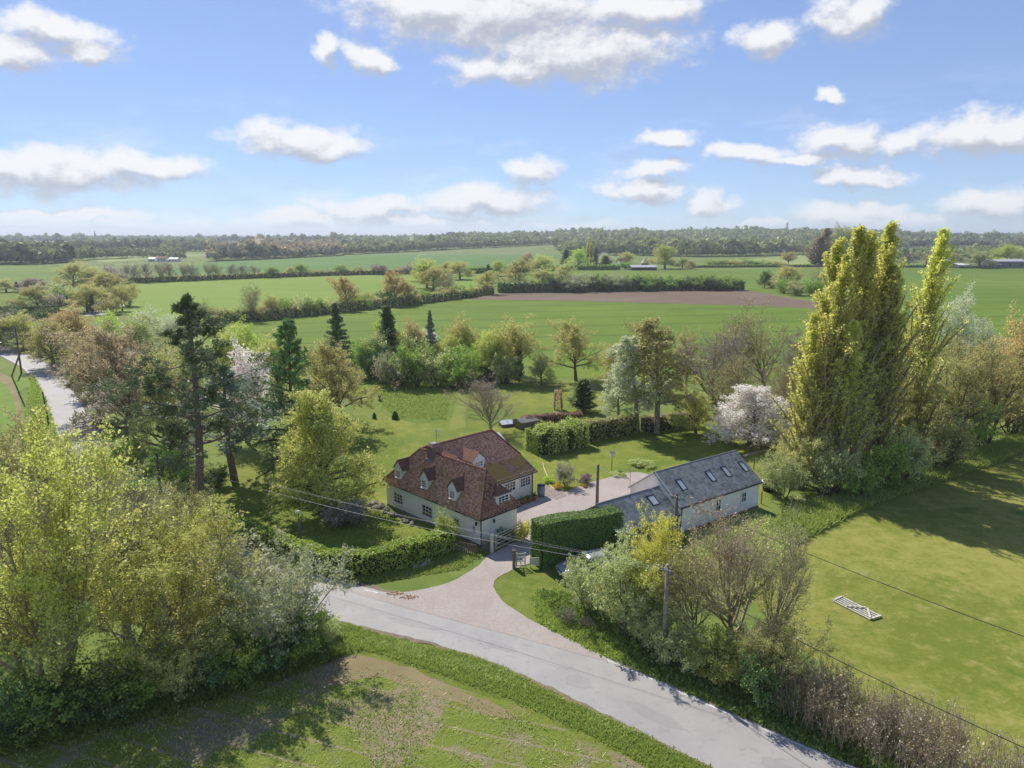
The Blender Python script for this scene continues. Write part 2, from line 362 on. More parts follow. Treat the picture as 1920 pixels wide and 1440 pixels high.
m_white = solid('white_paint', (0.80, 0.80, 0.78), (0.70, 0.70, 0.68), 2.0, 0.5)
m_board = solid('white_board', (0.84, 0.83, 0.79), (0.76, 0.75, 0.70), 1.2, 0.8)
m_black = solid('black_iron', (0.025, 0.025, 0.028), None, 3, 0.5)
m_wood = solid('weathered_wood', (0.25, 0.21, 0.165), (0.15, 0.125, 0.10), 5, 0.9)
m_wood_pale = solid('pale_wood', (0.66, 0.62, 0.54), (0.50, 0.46, 0.39), 5, 0.85)
m_pole = solid('pole_wood', (0.20, 0.165, 0.13), (0.12, 0.10, 0.08), 4, 0.9)
m_brickred = solid('brick_dark', (0.30, 0.19, 0.15), (0.16, 0.115, 0.10), 6, 0.9, strength=0.6)
m_stone = solid('rockery_stone', (0.33, 0.29, 0.25), (0.17, 0.14, 0.12), 2.5, 0.9, strength=0.7)
m_lead = solid('lead', (0.25, 0.26, 0.28), None, 3, 0.6)
m_metal = solid('galvanised', (0.38, 0.39, 0.40), None, 3, 0.45, 0.6)
m_cable = solid('cable_black', (0.03, 0.03, 0.032), None, 3, 0.6)
m_cable_pale = solid('cable_pale', (0.36, 0.36, 0.37), None, 3, 0.4)
m_blue = solid('blue_plastic', (0.24, 0.33, 0.42), None, 2, 0.5)
m_pot = solid('terracotta', (0.42, 0.21, 0.12), None, 3, 0.8)
m_rubber = solid('rubber', (0.02, 0.02, 0.02), None, 3, 0.8)
m_roofgrey = solid('shed_roof', (0.46, 0.47, 0.50), (0.36, 0.37, 0.4), 0.4, 0.6)
m_shed = solid('shed_wall', (0.22, 0.22, 0.22), (0.15, 0.15, 0.15), 0.5, 0.8)
m_barnblack = solid('barn_black', (0.05, 0.04, 0.035), None, 0.5, 0.8)
m_tilered = solid('far_tiles', (0.26, 0.12, 0.08), (0.16, 0.08, 0.06), 0.8, 0.9)
def glass_mat(name, c, rough=0.06):
    m, n = new_mat(name); p = opos(n); f, _ = n.noise(p, 1.2, 2.0)
    return finish(m, n, principled(n, n.mix(f, c, tuple(x*0.5 for x in c)), rough, 0, 0.9))
m_glass = glass_mat('window_glass', (0.03, 0.035, 0.045))
m_skyglass = glass_mat('sky_reflection_glass', (0.62, 0.66, 0.72), 0.15)  # pale sky reflection is put into the glass colour
def car_paint(name, c):
    m, n = new_mat(name); f, _ = n.noise(opos(n), 60, 2.0)
    b = n.node('ShaderNodeBsdfPrincipled'); n.put(b.inputs['Base Color'], n.mix(n.math('MULTIPLY', f, 0.15), c, tuple(x*0.6 for x in c)))
    b.inputs['Metallic'].default_value = 0.5; b.inputs['Roughness'].default_value = 0.32; b.inputs['Coat Weight'].default_value = 0.7
    return finish(m, n, b.outputs[0])
m_silver = car_paint('car_silver', (0.50, 0.55, 0.62)); m_navy = car_paint('car_navy', (0.015, 0.02, 0.035))
def tile_mat(name, c1, c2, moss, mossy, dark, scale=0.55, rough=0.9):
    m, n = new_mat(name); at = n.node('ShaderNodeAttribute', attribute_name='lv').outputs['Fac']; p = opos(n)
    a, _ = n.noise(p, scale, 6.0, 0.65); b, _ = n.noise(p, 3.0, 4.0, 0.6); c, _ = n.noise(p, 14.0, 3.0)
    col = n.mix(at, c1, c2); col = n.mix(n.math('MULTIPLY', n.ramp(b, 0.52, 0.70), 0.75), col, dark)
    col = n.mix(n.math('MULTIPLY', n.ramp(a, mossy, mossy + 0.14), 0.85), col, moss)
    return finish(m, n, principled(n, col, rough, 0, 0.25, c, 0.4, 0.02))
m_tile = tile_mat('clay_tiles', (0.36, 0.175, 0.115), (0.66, 0.41, 0.30), (0.36, 0.25, 0.07), 0.53, (0.16, 0.085, 0.065))
m_tile_moss = tile_mat('clay_tiles_mossy', (0.28, 0.14, 0.095), (0.52, 0.32, 0.22), (0.40, 0.29, 0.07), 0.42, (0.13, 0.08, 0.06))
m_tile_dark = tile_mat('clay_tiles_dark', (0.20, 0.10, 0.07), (0.42, 0.25, 0.19), (0.13, 0.13, 0.06), 0.62, (0.03, 0.022, 0.02))
m_slate = tile_mat('slate', (0.40, 0.36, 0.315), (0.64, 0.58, 0.51), (0.20, 0.205, 0.17), 0.62, (0.13, 0.13, 0.135), 0.6, 0.6)

# ------------------------------------------------------------------ the ground, fields, lane and drive
def ground_sheet():
    xs = np.concatenate([-np.geomspace(14000, 150, 34), np.linspace(-120, 120, 9), np.geomspace(150, 14000, 34)])
    ys = np.concatenate([[-600, -200, -50], np.linspace(0, 900, 10), np.geomspace(950, 16000, 60)])
    X, Y = np.meshgrid(xs, ys); Z = hill(X, Y)
    v = np.stack([X, Y, Z], -1).reshape(-1, 3); nx, ny = len(xs), len(ys)
    i = np.arange(nx*ny).reshape(ny, nx)
    f = np.stack([i[:-1, :-1], i[:-1, 1:], i[1:, 1:], i[1:, :-1]], -1).reshape(-1, 4)
    o = link('ground', np_mesh('ground', v, f, m_ground, smooth=True))
    tag(o, 'grassy ground running out to the low hills on the horizon', 'ground', kind='structure')
ground_sheet()
def smooth_closed(pts, n=6):
    out = []; k = len(pts)
    for i in range(k):
        p0, p1, p2, p3 = (Vector(pts[(i+j-1) % k]) for j in range(4))
        for s in range(n):
            t = s/n
            out.append(0.5*((2*p1)+(p2-p0)*t+(2*p0-5*p1+4*p2-p3)*t*t+(3*p1-p0-3*p2+p3)*t**3))
    return out
def smooth_open(pts, n=8):
    pts = [Vector(p) for p in pts]; pts = [2*pts[0]-pts[1]] + pts + [2*pts[-1]-pts[-2]]; out = []
    for i in range(1, len(pts)-2):
        p0, p1, p2, p3 = pts[i-1:i+3]
        for s in range(n):
            t = s/n
            out.append(0.5*((2*p1)+(p2-p0)*t+(2*p0-5*p1+4*p2-p3)*t*t+(3*p1-p0-3*p2+p3)*t**3))
    return out + [pts[-2]]
def sheet(name, pts, z, mat, label, cat, smooth=0, px=True, jag=0.0):
    w = [G(*p) if px else Vector((p[0], p[1], 0)) for p in pts]
    if smooth: w = smooth_closed(w, smooth)
    if jag:
        rr = random.Random(len(pts)*7+int(z*1e4)); w = [p + Vector((rr.uniform(-jag, jag), rr.uniform(-jag, jag), 0)) for p in w]
    w = [Vector((p.x, p.y, z)) for p in w]
    tris = tessellate_polygon([w])
    me = bpy.data.meshes.new(name); me.from_pydata([tuple(p) for p in w], [], [tuple(t) for t in tris]); me.update()
    if me.polygons and sum(p.normal.z for p in me.polygons) < 0: me.flip_normals()
    me.materials.append(mat); o = link(name, me); tag(o, label, cat, kind='structure'); return o
sheet('field', [(300, 640), (415, 606), (640, 582), (760, 573), (880, 561), (1100, 564), (1430, 573), (1560, 579), (1560, 720), (1300, 720), (900, 700), (600, 690)], 0.03, m_crop, 'bright green level field behind the garden trees', 'field')
sheet('ploughed_field', [(878, 561), (940, 549), (1200, 546), (1395, 544), (1470, 557), (1560, 572), (1560, 580), (1430, 574), (1100, 565), (900, 562)], 0.05, m_plough, 'long brown strip of ploughed soil beyond the green field', 'field')
sheet('field', [(215, 588), (252, 529), (400, 524), (640, 517), (880, 512), (905, 520), (880, 548), (760, 566), (640, 578), (420, 602), (360, 606)], 0.04, m_crop2, 'pale lime striped field sloping behind the left hedgerow', 'field')
sheet('field', [(890, 545), (920, 512), (1100, 508), (1300, 506), (1560, 505), (1560, 566), (1470, 553), (1395, 541), (1200, 543), (960, 546)], 0.06, m_crop, 'narrow green field in front of the farm buildings', 'field')
sheet('field', [(1560, 504), (1920, 503), (2300, 503), (2300, 640), (1920, 632), (1560, 632)], 0.05, m_crop, 'wide green field behind the tall poplars', 'field')
sheet('field', [(250, 527), (330, 505), (395, 491), (640, 480), (840, 472), (1045, 468), (1052, 482), (900, 510), (640, 515)], 0.10, m_wheat, 'deep green striped field, cloud shadow in its colour, below the far woods', 'field')
sheet('field', [(-300, 500), (0, 498), (118, 496), (112, 524), (0, 527), (-300, 530)], 0.08, m_crop, 'small green field at far left under the dark trees', 'field')
sheet('field', [(-300, 552), (0, 549), (136, 556), (136, 576), (0, 580), (-300, 584)], 0.06, m_crop, 'small green field left of the far lane bend', 'field')
sheet('ploughed_field', [(-300, 596), (0, 590), (112, 584), (150, 588), (60, 604), (-300, 612)], 0.05, m_plough, 'dark brown soil strip above the lane at far left', 'field')
sheet('field', [(1305, 496), (1400, 486), (1500, 479), (1540, 490), (1500, 498)], 0.12, m_pasture, 'pale green pasture below the wooded hill', 'field')
sheet('field', [(130, 487), (250, 478), (330, 474), (400, 478), (330, 484), (200, 492)], 0.12, m_pasture, 'thin pale pasture among the far left woods', 'field')
sheet('paddock', [(1380, 1055), (1480, 985), (1640, 930), (1780, 880), (1960, 815), (2400, 760), (2600, 1200), (2300, 1700), (1960, 1560), (1560, 1260), (1420, 1140)], 0.015, m_paddock, 'sunlit olive green paddock at right with long tree shadows', 'paddock', 4)
sheet('lawn', [(430, 1010), (400, 890), (470, 860), (640, 860), (660, 740), (640, 690), (780, 700), (1000, 705), (1130, 740), (1140, 790), (1300, 770), (1470, 820), (1440, 880), (1420, 960), (1260, 1010), (1000, 1000), (880, 1040), (700, 1080), (590, 1075)], 0.012, m_lawn, 'green garden lawn wrapping round the cottage', 'lawn', 5)
sheet('meadow_patch', [(690, 705), (800, 715), (850, 735), (838, 790), (745, 786), (716, 764)], 0.03, m_meadow, 'tufty dark green uncut patch in the middle of the lawn', 'meadow', 5, jag=0.15)
sheet('mown_path', [(858, 735), (875, 735), (872, 802), (842, 806)], 0.026, m_mown, 'pale mown strip beside the uncut meadow patch', 'path', 0)
sheet('arable_field', [(-400, 1420), (0, 1380), (250, 1330), (450, 1275), (610, 1215), (700, 1225), (820, 1265), (960, 1310), (1090, 1375), (1240, 1445), (1400, 1560), (900, 1900), (-400, 1900)], 0.02, m_arable, 'patchy brown and green arable field in the foreground', 'field', 4)
sheet('bare_headland', [(560, 1262), (660, 1228), (730, 1240), (840, 1285), (960, 1335), (930, 1345), (800, 1300), (700, 1268), (600, 1290)], 0.026, m_headland, 'straw coloured bare strip at the corner of the arable field', 'headland', 5, jag=0.2)
sheet('crop_field', [(-900, 700), (0, 705), (28, 740), (38, 800), (30, 860), (-100, 900), (-900, 1000)], 0.03, m_young, 'striped young crop at the left edge beside the lane', 'field', 4)
sheet('bare_headland', [(0, 700), (22, 712), (36, 750), (44, 800), (36, 850), (28, 850), (34, 800), (26, 752), (12, 724), (-6, 712)], 0.036, m_headland, 'tan bare margin curving round the striped young crop', 'headland', 3)

sheet('verge', [(590, 1225), (630, 1160), (780, 1205), (870, 1215), (960, 1255), (1080, 1315), (1200, 1368), (1360, 1440), (1480, 1560), (1300, 1560), (1240, 1460), (1090, 1385), (960, 1322), (820, 1275), (700, 1236)], 0.023, m_verge, 'rough grass verge between the lane and the arable field', 'verge', 4, jag=0.15)
sheet('verge', [(905, 1100), (960, 1060), (1045, 1080), (1110, 1125), (1250, 1220), (1400, 1290), (1620, 1390), (1800, 1480), (1640, 1480), (1480, 1400), (1330, 1330), (1200, 1270), (1060, 1205), (985, 1165), (925, 1130)], 0.023, m_verge, 'grass verge between the lane, the drive and the right hedge', 'verge', 4, jag=0.1)
ROAD = [(26, 18), (20, 22.6), (14.2, 27.2), (9.6, 31.0), (5.6, 34.4), (1.4, 37.7), (-3.2, 40.4), (-8, 42.4), (-13, 44.6), (-18, 47.6), (-23, 51.8), (-30, 58.5), (-40, 68.5), (-49.6, 79.5), (-57.5, 90), (-70, 107), (-89, 131), (-111, 152.5), (-150, 186), (-230, 250)]
road_c = smooth_open([(x, y, 0) for x, y in ROAD], 10)
def strip(name, c, off0, off1, z, mat, label, cat, jag=0.0, i0=0, i1=None, seed=1):
    rr = random.Random(seed); vs_, fs_ = [], []; c = c[i0:i1]
    for i, p in enumerate(c):
        d = (c[min(i+1, len(c)-1)] - c[max(i-1, 0)]).normalized(); nrm = Vector((-d.y, d.x, 0))
        for o_ in (off0, off1):
            q = p + nrm*(o_ + rr.uniform(-jag, jag)); vs_.append((q.x, q.y, z))
    for i in range(len(c)-1): fs_.append((2*i, 2*i+1, 2*i+3, 2*i+2))
    me = bpy.data.meshes.new(name); me.from_pydata(vs_, [], fs_); me.update()
    if sum(p.normal.z for p in me.polygons) < 0: me.flip_normals()
    me.materials.append(mat); o = link(name, me)
    if label: tag(o, label, cat, kind='structure')
    return o
HW = 2.15
strip('road_edge_soil', road_c, -HW-0.38, HW+0.38, 0.03, m_dirt, 'brown gritty soil margins along the lane', 'road edge', 0.24)
road_o = strip('road', road_c, -HW, HW, 0.036, m_road, 'grey worn country lane curving through the scene', 'road', 0.09)
def near_i(x, y): return min(range(len(road_c)), key=lambda i: (road_c[i].x-x)**2+(road_c[i].y-y)**2)
line = strip('painted_line', road_c, -HW+0.14, -HW+0.24, 0.041, m_paint, None, None, 0.02, near_i(20, 22.6), near_i(3, 36.5)); line.parent = road_o
ll = strip('painted_line', road_c, HW-0.26, HW-0.14, 0.041, m_paint, None, None, 0.02, near_i(-44, 73), near_i(-110, 151)); ll.parent = road_o
for k, (x, y) in enumerate([(-9.9, 43.6), (-7.9, 42.7), (-18, 48)]):
    i = near_i(x, y); s = strip('painted_line', road_c, -HW+0.2, -HW+0.32, 0.041, m_paint, None, None, 0.01, i, i+3); s.parent = road_o
m_patch = road_mat('asphalt_patch', (0.30, 0.295, 0.29), (0.34, 0.33, 0.32), (0.255, 0.253, 0.25))
for k, (x, y, a, b_) in enumerate([(7.2, 32.2, 3.2, 0.9), (-0.6, 38.4, 2.2, 0.7), (-6.2, 41.0, 3.6, 0.8), (12.6, 28.2, 2.6, 1.1), (3.6, 35.0, 1.6, 1.2)]):
    i = near_i(x, y); d = (road_c[i+1]-road_c[i-1]).normalized(); nn = Vector((-d.y, d.x, 0)); rr = random.Random(k); c = Vector((x, y, 0))
    m = MB(); m.add([tuple(c + d*a*0.5*math.cos(t)*rr.uniform(0.85, 1.15) + nn*b_*0.5*math.sin(t)*rr.uniform(0.8, 1.2) + Vector((0, 0, 0.040))) for t in [q*math.pi/8 for q in range(16)]], [tuple(range(16))])
    o = m.build('repair_patch', m_patch, road_o)
drive = [(-11.2, 45.15), (-9.0, 44.9), (-6.5, 45.3), (-4.3, 46.6), (-2.6, 48.9), (-1.9, 50.6), (-0.9, 51.9), (0.2, 53.3), (1.2, 54.8), (-0.8, 57.2), (-2.6, 59.2), (-0.6, 61.2), (2.2, 63.6), (4.2, 63.9), (5.4, 65.0), (7.2, 66.9), (9.8, 68.9), (12.6, 70.6), (14.4, 69.2), (14.6, 64.0), (13.0, 58.0), (9.0, 53.6), (5.0, 51.0), (1.6, 49.6), (0.4, 48.7), (-0.7, 47.6), (-1.3, 46.3), (-0.9, 44.5), (0.2, 42.6), (2.0, 40.6), (4.2, 38.6), (5.4, 37.0), (2, 38.6), (-3, 41), (-8, 43.4)]
sheet('gravel_drive', drive, 0.044, m_gravel, 'pinkish gravel drive opening from the lane to the yard', 'drive', 4, px=False, jag=0.05)
sheet('patio', [(2.2, 64.2), (4.2, 62.6), (5.2, 63.6), (4.9, 65.3), (3.4, 66.6)], 0.05, m_stone, 'pale paved corner beside the cottage rear wing', 'patio', 0, px=False)
far_lane = smooth_open([G(*p) for p in [(180, 592), (196, 580), (214, 573), (226, 566), (232, 560), (236, 552)]], 6)
strip('road', far_lane, -3.2, 3.2, 0.07, m_road, 'short bright stretch of lane bending among far left trees', 'road', 0.1)
sheet('garden_path', [(1393, 853), (1440, 841), (1443, 844), (1396, 857)], 0.02, m_gravel, 'thin pale path at the far end of the white barn', 'path')

# ------------------------------------------------------------------ foliage
def unit(a): return a / np.maximum(np.linalg.norm(a, axis=-1, keepdims=True), 1e-9)
def grow(rng, p, d, L, S, wob, trop):
    n_ = len(p); pts = np.empty((n_, S+1, 3)); pts[:, 0] = p
    for s in range(S):
        d = unit(d + rng.normal(0, wob, (n_, 3)) + np.array([0, 0, trop])); pts[:, s+1] = pts[:, s] + d*(L/S)[:, None]
    return pts
def tubes(pts, r0, r1, sides):
    n_, S1, _ = pts.shape; d = unit(pts[:, -1]-pts[:, 0])
    ref = np.where(np.abs(d[:, 2:3]) > 0.9, np.array([[1., 0, 0]]), np.array([[0, 0, 1.]]))
    x = unit(np.cross(d, ref)); y = np.cross(d, x); t = np.linspace(0, 1, S1)
    rad = r0[:, None]*(1-t) + r1[:, None]*t; a = 2*np.pi*np.arange(sides)/sides
    ring = x[:, None, None]*np.cos(a)[None, None, :, None] + y[:, None, None]*np.sin(a)[None, None, :, None]
    v = pts[:, :, None] + ring*rad[:, :, None, None]
    i = np.arange(n_*S1*sides).reshape(n_, S1, sides); j = np.roll(i, -1, 2)
    f = np.stack([i[:, :-1], j[:, :-1], j[:, 1:], i[:, 1:]], -1).reshape(-1, 4)
    return v.reshape(-1, 3), f
def cards(rng, c, size, up=0.3, narrow=0.6, nrm=None, along=None):
    """one lozenge leaf per centre"""
    n_ = len(c); q = rng.normal(0, 1, (n_, 3))
    nn = unit(q + np.array([0, 0, up])) if nrm is None else unit(nrm + q*up)
    a = rng.normal(0, 1, (n_, 3)) if along is None else along + rng.normal(0, 0.35, (n_, 3))
    a = unit(a - nn*(a*nn).sum(1, keepdims=True)); b = np.cross(nn, a)
    s = (size*np.clip(rng.lognormal(-0.05, 0.38, n_), 0.4, 1.9))[:, None]*0.5
    v = np.stack([c-a*s, c+b*s*narrow-a*s*0.15, c+a*s, c-b*s*narrow-a*s*0.15], 1).reshape(-1, 3)
    return v, np.arange(n_*4).reshape(n_, 4)
def join(parts):
    vs_, fs_, b = [], [], 0
    for v, f in parts: vs_.append(v); fs_.append(f+b); b += len(v)
    return np.concatenate(vs_), np.concatenate(fs_)
SHAPES = {}
def shape(key, seed, H, r, stems, levels, leaves, wood=2, min_r=0.008, up=0.8, narrow=0.6):
    """stems: n, S, wob, lean, frac, spread;  levels: dicts k,t0,t1,ang,len|ratio,S,wob,trop,rr;  leaves: (level, m, t0, spread, size).
    levels up to `wood` make the trunk mesh, finer twigs and the leaves the crown mesh"""
    rng = np.random.default_rng(seed); n_ = stems.get('n', 1)
    a = rng.uniform(0, 2*np.pi, n_); sp = stems.get('spread', 0.0); rr_ = sp*np.sqrt(rng.uniform(0, 1, n_))
    p = np.stack([rr_*np.cos(a), rr_*np.sin(a), np.full(n_, -0.1)], 1)
    ln = rng.uniform(0.2, 1, n_)*stems.get('lean', 0.03)
    d = unit(np.stack([np.cos(a)*ln, np.sin(a)*ln, np.ones(n_)], 1))
    L = H*stems.get('frac', 0.9)*(rng.uniform(0.72, 1.0, n_) if n_ > 1 else np.ones(1))
    pts = grow(rng, p, d, L, stems.get('S', 8), stems.get('wob', 0.05), stems.get('trop', 0.02))
    rad = np.full(n_, r)*(rng.uniform(0.6, 1, n_) if n_ > 1 else 1)
    wood_parts = [tubes(pts, rad, rad*0.16, 7 if n_ < 4 else 5)]; twig_parts = []; lp, ls, la = [], [], []
    lev = [(pts, rad, L)]
    for li, lv in enumerate(levels, 1):
        P, RD, LL = lev[-1]; n0, S1, _ = P.shape; k = lv['k']
        t = (np.arange(k)[None] + rng.uniform(0, 1, (n0, k)))/k; t = lv['t0'] + t*(lv.get('t1', 1.0)-lv['t0'])
        s = np.clip(t*(S1-1), 0, S1-1-1e-4); i = s.astype(int); fr = (s-i)[..., None]; rows = np.arange(n0)[:, None]
        pos = P[rows, i]*(1-fr) + P[rows, i+1]*fr; pd = unit(P[rows, i+1]-P[rows, i])
        ang = lv['ang'](t) if callable(lv['ang']) else np.full(t.shape, lv['ang'])
        ang = np.radians(ang + rng.normal(0, lv.get('sd', 9), t.shape))
        ref = np.where(np.abs(pd[..., 2:3]) > 0.9, np.array([1., 0, 0]), np.array([0, 0, 1.]))
        x = unit(np.cross(pd, ref)); y = np.cross(pd, x)
        az_ = (np.arange(k)*2.39996)[None] + rng.uniform(0, 6.28, (n0, 1)) + rng.normal(0, 0.4, (n0, k))
        perp = x*np.cos(az_)[..., None] + y*np.sin(az_)[..., None]
        dd = unit(pd*np.cos(ang)[..., None] + perp*np.sin(ang)[..., None]).reshape(-1, 3)
        if 'len' in lv: l = H*lv['len'](t)*rng.uniform(lv.get('lmin', 0.75), 1.15, t.shape)
        else: l = LL[:, None]*lv['ratio']*(1.15-0.5*t)*rng.uniform(0.6, 1.2, t.shape)
        l = np.maximum(l.reshape(-1), 0.05)
        rd = (RD[:, None]*(1-0.84*t)*lv.get('rr', 0.6)).reshape(-1); rd = np.maximum(np.minimum(rd, l*0.05), min_r)
        pts = grow(rng, pos.reshape(-1, 3), dd, l, lv['S'], lv.get('wob', 0.12), lv.get('trop', 0.03))
        (wood_parts if li <= wood else twig_parts).append(tubes(pts, rd, rd*0.3, 4 if li == 1 else 3))
        lev.append((pts, rd, l))
    for (li, m, t0, spread, size) in leaves:
        P, _, LL = lev[li]; n0, S1, _ = P.shape; t = rng.uniform(t0, 1, (n0, m)); s = np.clip(t*(S1-1), 0, S1-1-1e-4); i = s.astype(int)
        fr = (s-i)[..., None]; rows = np.arange(n0)[:, None]; c = P[rows, i]*(1-fr)+P[rows, i+1]*fr
        c = (c + rng.normal(0, spread, c.shape)).reshape(-1, 3); c = c[c[:, 2] > 0.03]; lp.append(c); ls.append(np.full(len(c), size))
    c = np.concatenate(lp); sz = np.concatenate(ls)
    v, f = cards(rng, c, sz, up, narrow); parts = [(v, f)] + twig_parts
    nleaf = len(f); v, f = join(parts)
    me_c = np_mesh('crown_'+key, v, f, None, np.concatenate([rng.uniform(0, 1, nleaf), np.zeros(len(f)-nleaf)]))
    mi = np.zeros(len(f), np.int32); mi[nleaf:] = 1
    me_c.materials.append(None); me_c.materials.append(None); me_c.polygons.foreach_set('material_index', mi)
    wv, wf = join(wood_parts); me_t = np_mesh('trunk_'+key, wv, wf, None, smooth=True); me_t.materials.append(None)
    top = np.percentile(c[:, 2], 99.7); cen = np.median(c[:, :2], axis=0)
    wid = 2*np.percentile(np.linalg.norm(c[:, :2]-cen, axis=1), 96)
    SHAPES[key] = (me_t, me_c, top, wid)
lerp = lambda a, b: (lambda t: a + (b-a)*t)
bell = lambda w, lo=0.35: (lambda t: w*np.sqrt(np.clip(1-(2*np.clip((t-lo)/(1-lo), 0, 1)-0.72)**2*0.62, 0.08, 1))*np.clip(1.25-t*0.55, 0.4, 1.2))
for v_ in (0, 1):
    shape('round%d' % v_, 11+v_, 11, 0.30, dict(wob=0.04, frac=0.60), [
        dict(k=24, t0=0.24, ang=lerp(86, 12), sd=13, len=lambda t: 0.36+0.10*t, S=5, wob=0.13, trop=0.03), dict(k=8, t0=0.25, ang=45, ratio=0.44, S=4, wob=0.15, trop=0.03),
        dict(k=6, t0=0.2, ang=45, ratio=0.5, S=2, wob=0.15)], [(3, 14, 0.2, 0.20, 0.18), (2, 7, 0.3, 0.2, 0.18)])
    shape('open%d' % v_, 21+v_, 11, 0.32, dict(wob=0.05, frac=0.52), [
        dict(k=17, t0=0.40, ang=lerp(80, 8), sd=13, len=lambda t: 0.40+0.12*t, S=6, wob=0.13, trop=0.03, rr=0.62), dict(k=8, t0=0.22, ang=42, ratio=0.44, S=4, wob=0.15, trop=0.03),
        dict(k=7, t0=0.2, ang=42, ratio=0.5, S=3, wob=0.15), dict(k=3, t0=0.3, ang=40, ratio=0.5, S=1, wob=0.1)], [(4, 8, 0.1, 0.12, 0.14), (3, 6, 0.3, 0.12, 0.14)])
    shape('bare%d' % v_, 31+v_, 10, 0.22, dict(wob=0.05, frac=0.46), [
        dict(k=17, t0=0.32, ang=lerp(68, 8), sd=11, len=lambda t: 0.44+0.14*t, S=6, wob=0.09, trop=0.07), dict(k=8, t0=0.2, ang=34, ratio=0.44, S=4, wob=0.12, trop=0.05),
        dict(k=7, t0=0.15, ang=36, ratio=0.5, S=3, wob=0.12, trop=0.04), dict(k=4, t0=0.2, ang=34, ratio=0.55, S=2, wob=0.1)], [(4, 2, 0.2, 0.06, 0.085)], min_r=0.011)
    shape('poplar%d' % v_, 41+v_, 25, 0.36, dict(wob=0.012, frac=0.94), [
        dict(k=120, t0=0.04, t1=0.99, ang=lerp(21, 12), sd=5, len=lambda t: 0.36*np.clip(1-t, 0, 1)**0.8*(0.55+0.45*np.clip(t/0.22, 0, 1))+0.02, lmin=0.6, S=6, wob=0.05, trop=0.035),
        dict(k=9, t0=0.15, ang=26, ratio=0.17, S=3, wob=0.1, trop=0.06)], [(2, 17, 0.1, 0.12, 0.19), (1, 12, 0.3, 0.13, 0.19)], up=0.3)
    shape('birch%d' % v_, 51+v_, 12, 0.20, dict(wob=0.04, frac=0.93), [
        dict(k=24, t0=0.28, ang=lerp(58, 30), len=lambda t: 0.27*np.sqrt(np.clip(1.05-t, 0.03, 1))+0.02, S=5, wob=0.1, trop=0.02), dict(k=8, t0=0.25, ang=48, ratio=0.42, S=4, wob=0.1, trop=-0.16),
        dict(k=6, t0=0.2, ang=40, ratio=0.75, S=3, wob=0.08, trop=-0.4)], [(3, 13, 0.0, 0.10, 0.14)])
    shape('bush%d' % v_, 61+v_, 3.2, 0.06, dict(n=12, S=4, wob=0.12, lean=0.75, frac=0.85, spread=0.35), [
        dict(k=7, t0=0.2, ang=48, ratio=0.5, S=3, wob=0.15), dict(k=6, t0=0.2, ang=45, ratio=0.5, S=2, wob=0.15)], [(2, 13, 0.1, 0.11, 0.12), (1, 6, 0.1, 0.1, 0.12)], wood=1)
    shape('twigbush%d' % v_, 71+v_, 6, 0.07, dict(n=13, S=6, wob=0.07, lean=0.55, frac=0.85, spread=0.8), [
        dict(k=8, t0=0.18, ang=38, ratio=0.46, S=4, wob=0.12, trop=0.05), dict(k=7, t0=0.15, ang=38, ratio=0.5, S=3, wob=0.12, trop=0.03), dict(k=4, t0=0.2, ang=38, ratio=0.5, S=1, wob=0.1)],
        [(3, 6, 0.0, 0.08, 0.115), (2, 4, 0.1, 0.08, 0.115)], wood=1, min_r=0.007)
    shape('brush%d' % v_, 81+v_, 2.6, 0.03, dict(n=46, S=5, wob=0.09, lean=0.4, frac=0.9, spread=1.0), [
        dict(k=7, t0=0.2, ang=28, ratio=0.4, S=3, wob=0.1, trop=0.06), dict(k=4, t0=0.2, ang=32, ratio=0.45, S=1, wob=0.1)], [(2, 1, 0.2, 0.05, 0.07)], wood=1, min_r=0.008)
shape('dense', 91, 12, 0.30, dict(wob=0.03, frac=0.62), [
    dict(k=50, t0=0.06, ang=lerp(92, 14), sd=13, len=lambda t: 0.36-0.06*t, lmin=0.82, S=5, wob=0.10, trop=0.03, rr=0.5), dict(k=8, t0=0.22, ang=45, ratio=0.40, S=3, wob=0.14, trop=0.03),
    dict(k=6, t0=0.2, ang=45, ratio=0.5, S=2, wob=0.14)], [(3, 14, 0.1, 0.17, 0.165), (2, 8, 0.2, 0.2, 0.165)])
shape('willow', 95, 11, 0.20, dict(n=5, wob=0.05, lean=0.35, frac=0.88, spread=0.7), [
    dict(k=13, t0=0.14, ang=lerp(46, 24), ratio=0.42, S=5, wob=0.10, trop=0.06), dict(k=8, t0=0.18, ang=38, ratio=0.46, S=4, wob=0.12, trop=0.04),
    dict(k=6, t0=0.15, ang=38, ratio=0.5, S=2, wob=0.12)], [(3, 9, 0.0, 0.10, 0.11), (2, 5, 0.1, 0.1, 0.11)], wood=1, min_r=0.009)
shape('pine', 101, 19, 0.36, dict(wob=0.022, frac=0.97, S=12), [
    dict(k=46, t0=0.30, t1=0.99, ang=lerp(106, 50), sd=12, len=lambda t: np.clip(0.29-0.30*np.abs(t-0.56)**1.2, 0.05, 1)*np.clip((1.03-t)/0.46, 0.12, 1), lmin=0.4, S=6, wob=0.12, trop=0.025, rr=0.5),
    dict(k=8, t0=0.34, ang=50, ratio=0.34, S=4, wob=0.15, trop=0.05), dict(k=6, t0=0.3, ang=45, ratio=0.46, S=2, wob=0.15, trop=0.06)], [(3, 13, 0.3, 0.12, 0.24), (2, 6, 0.5, 0.1, 0.24)], narrow=0.34)
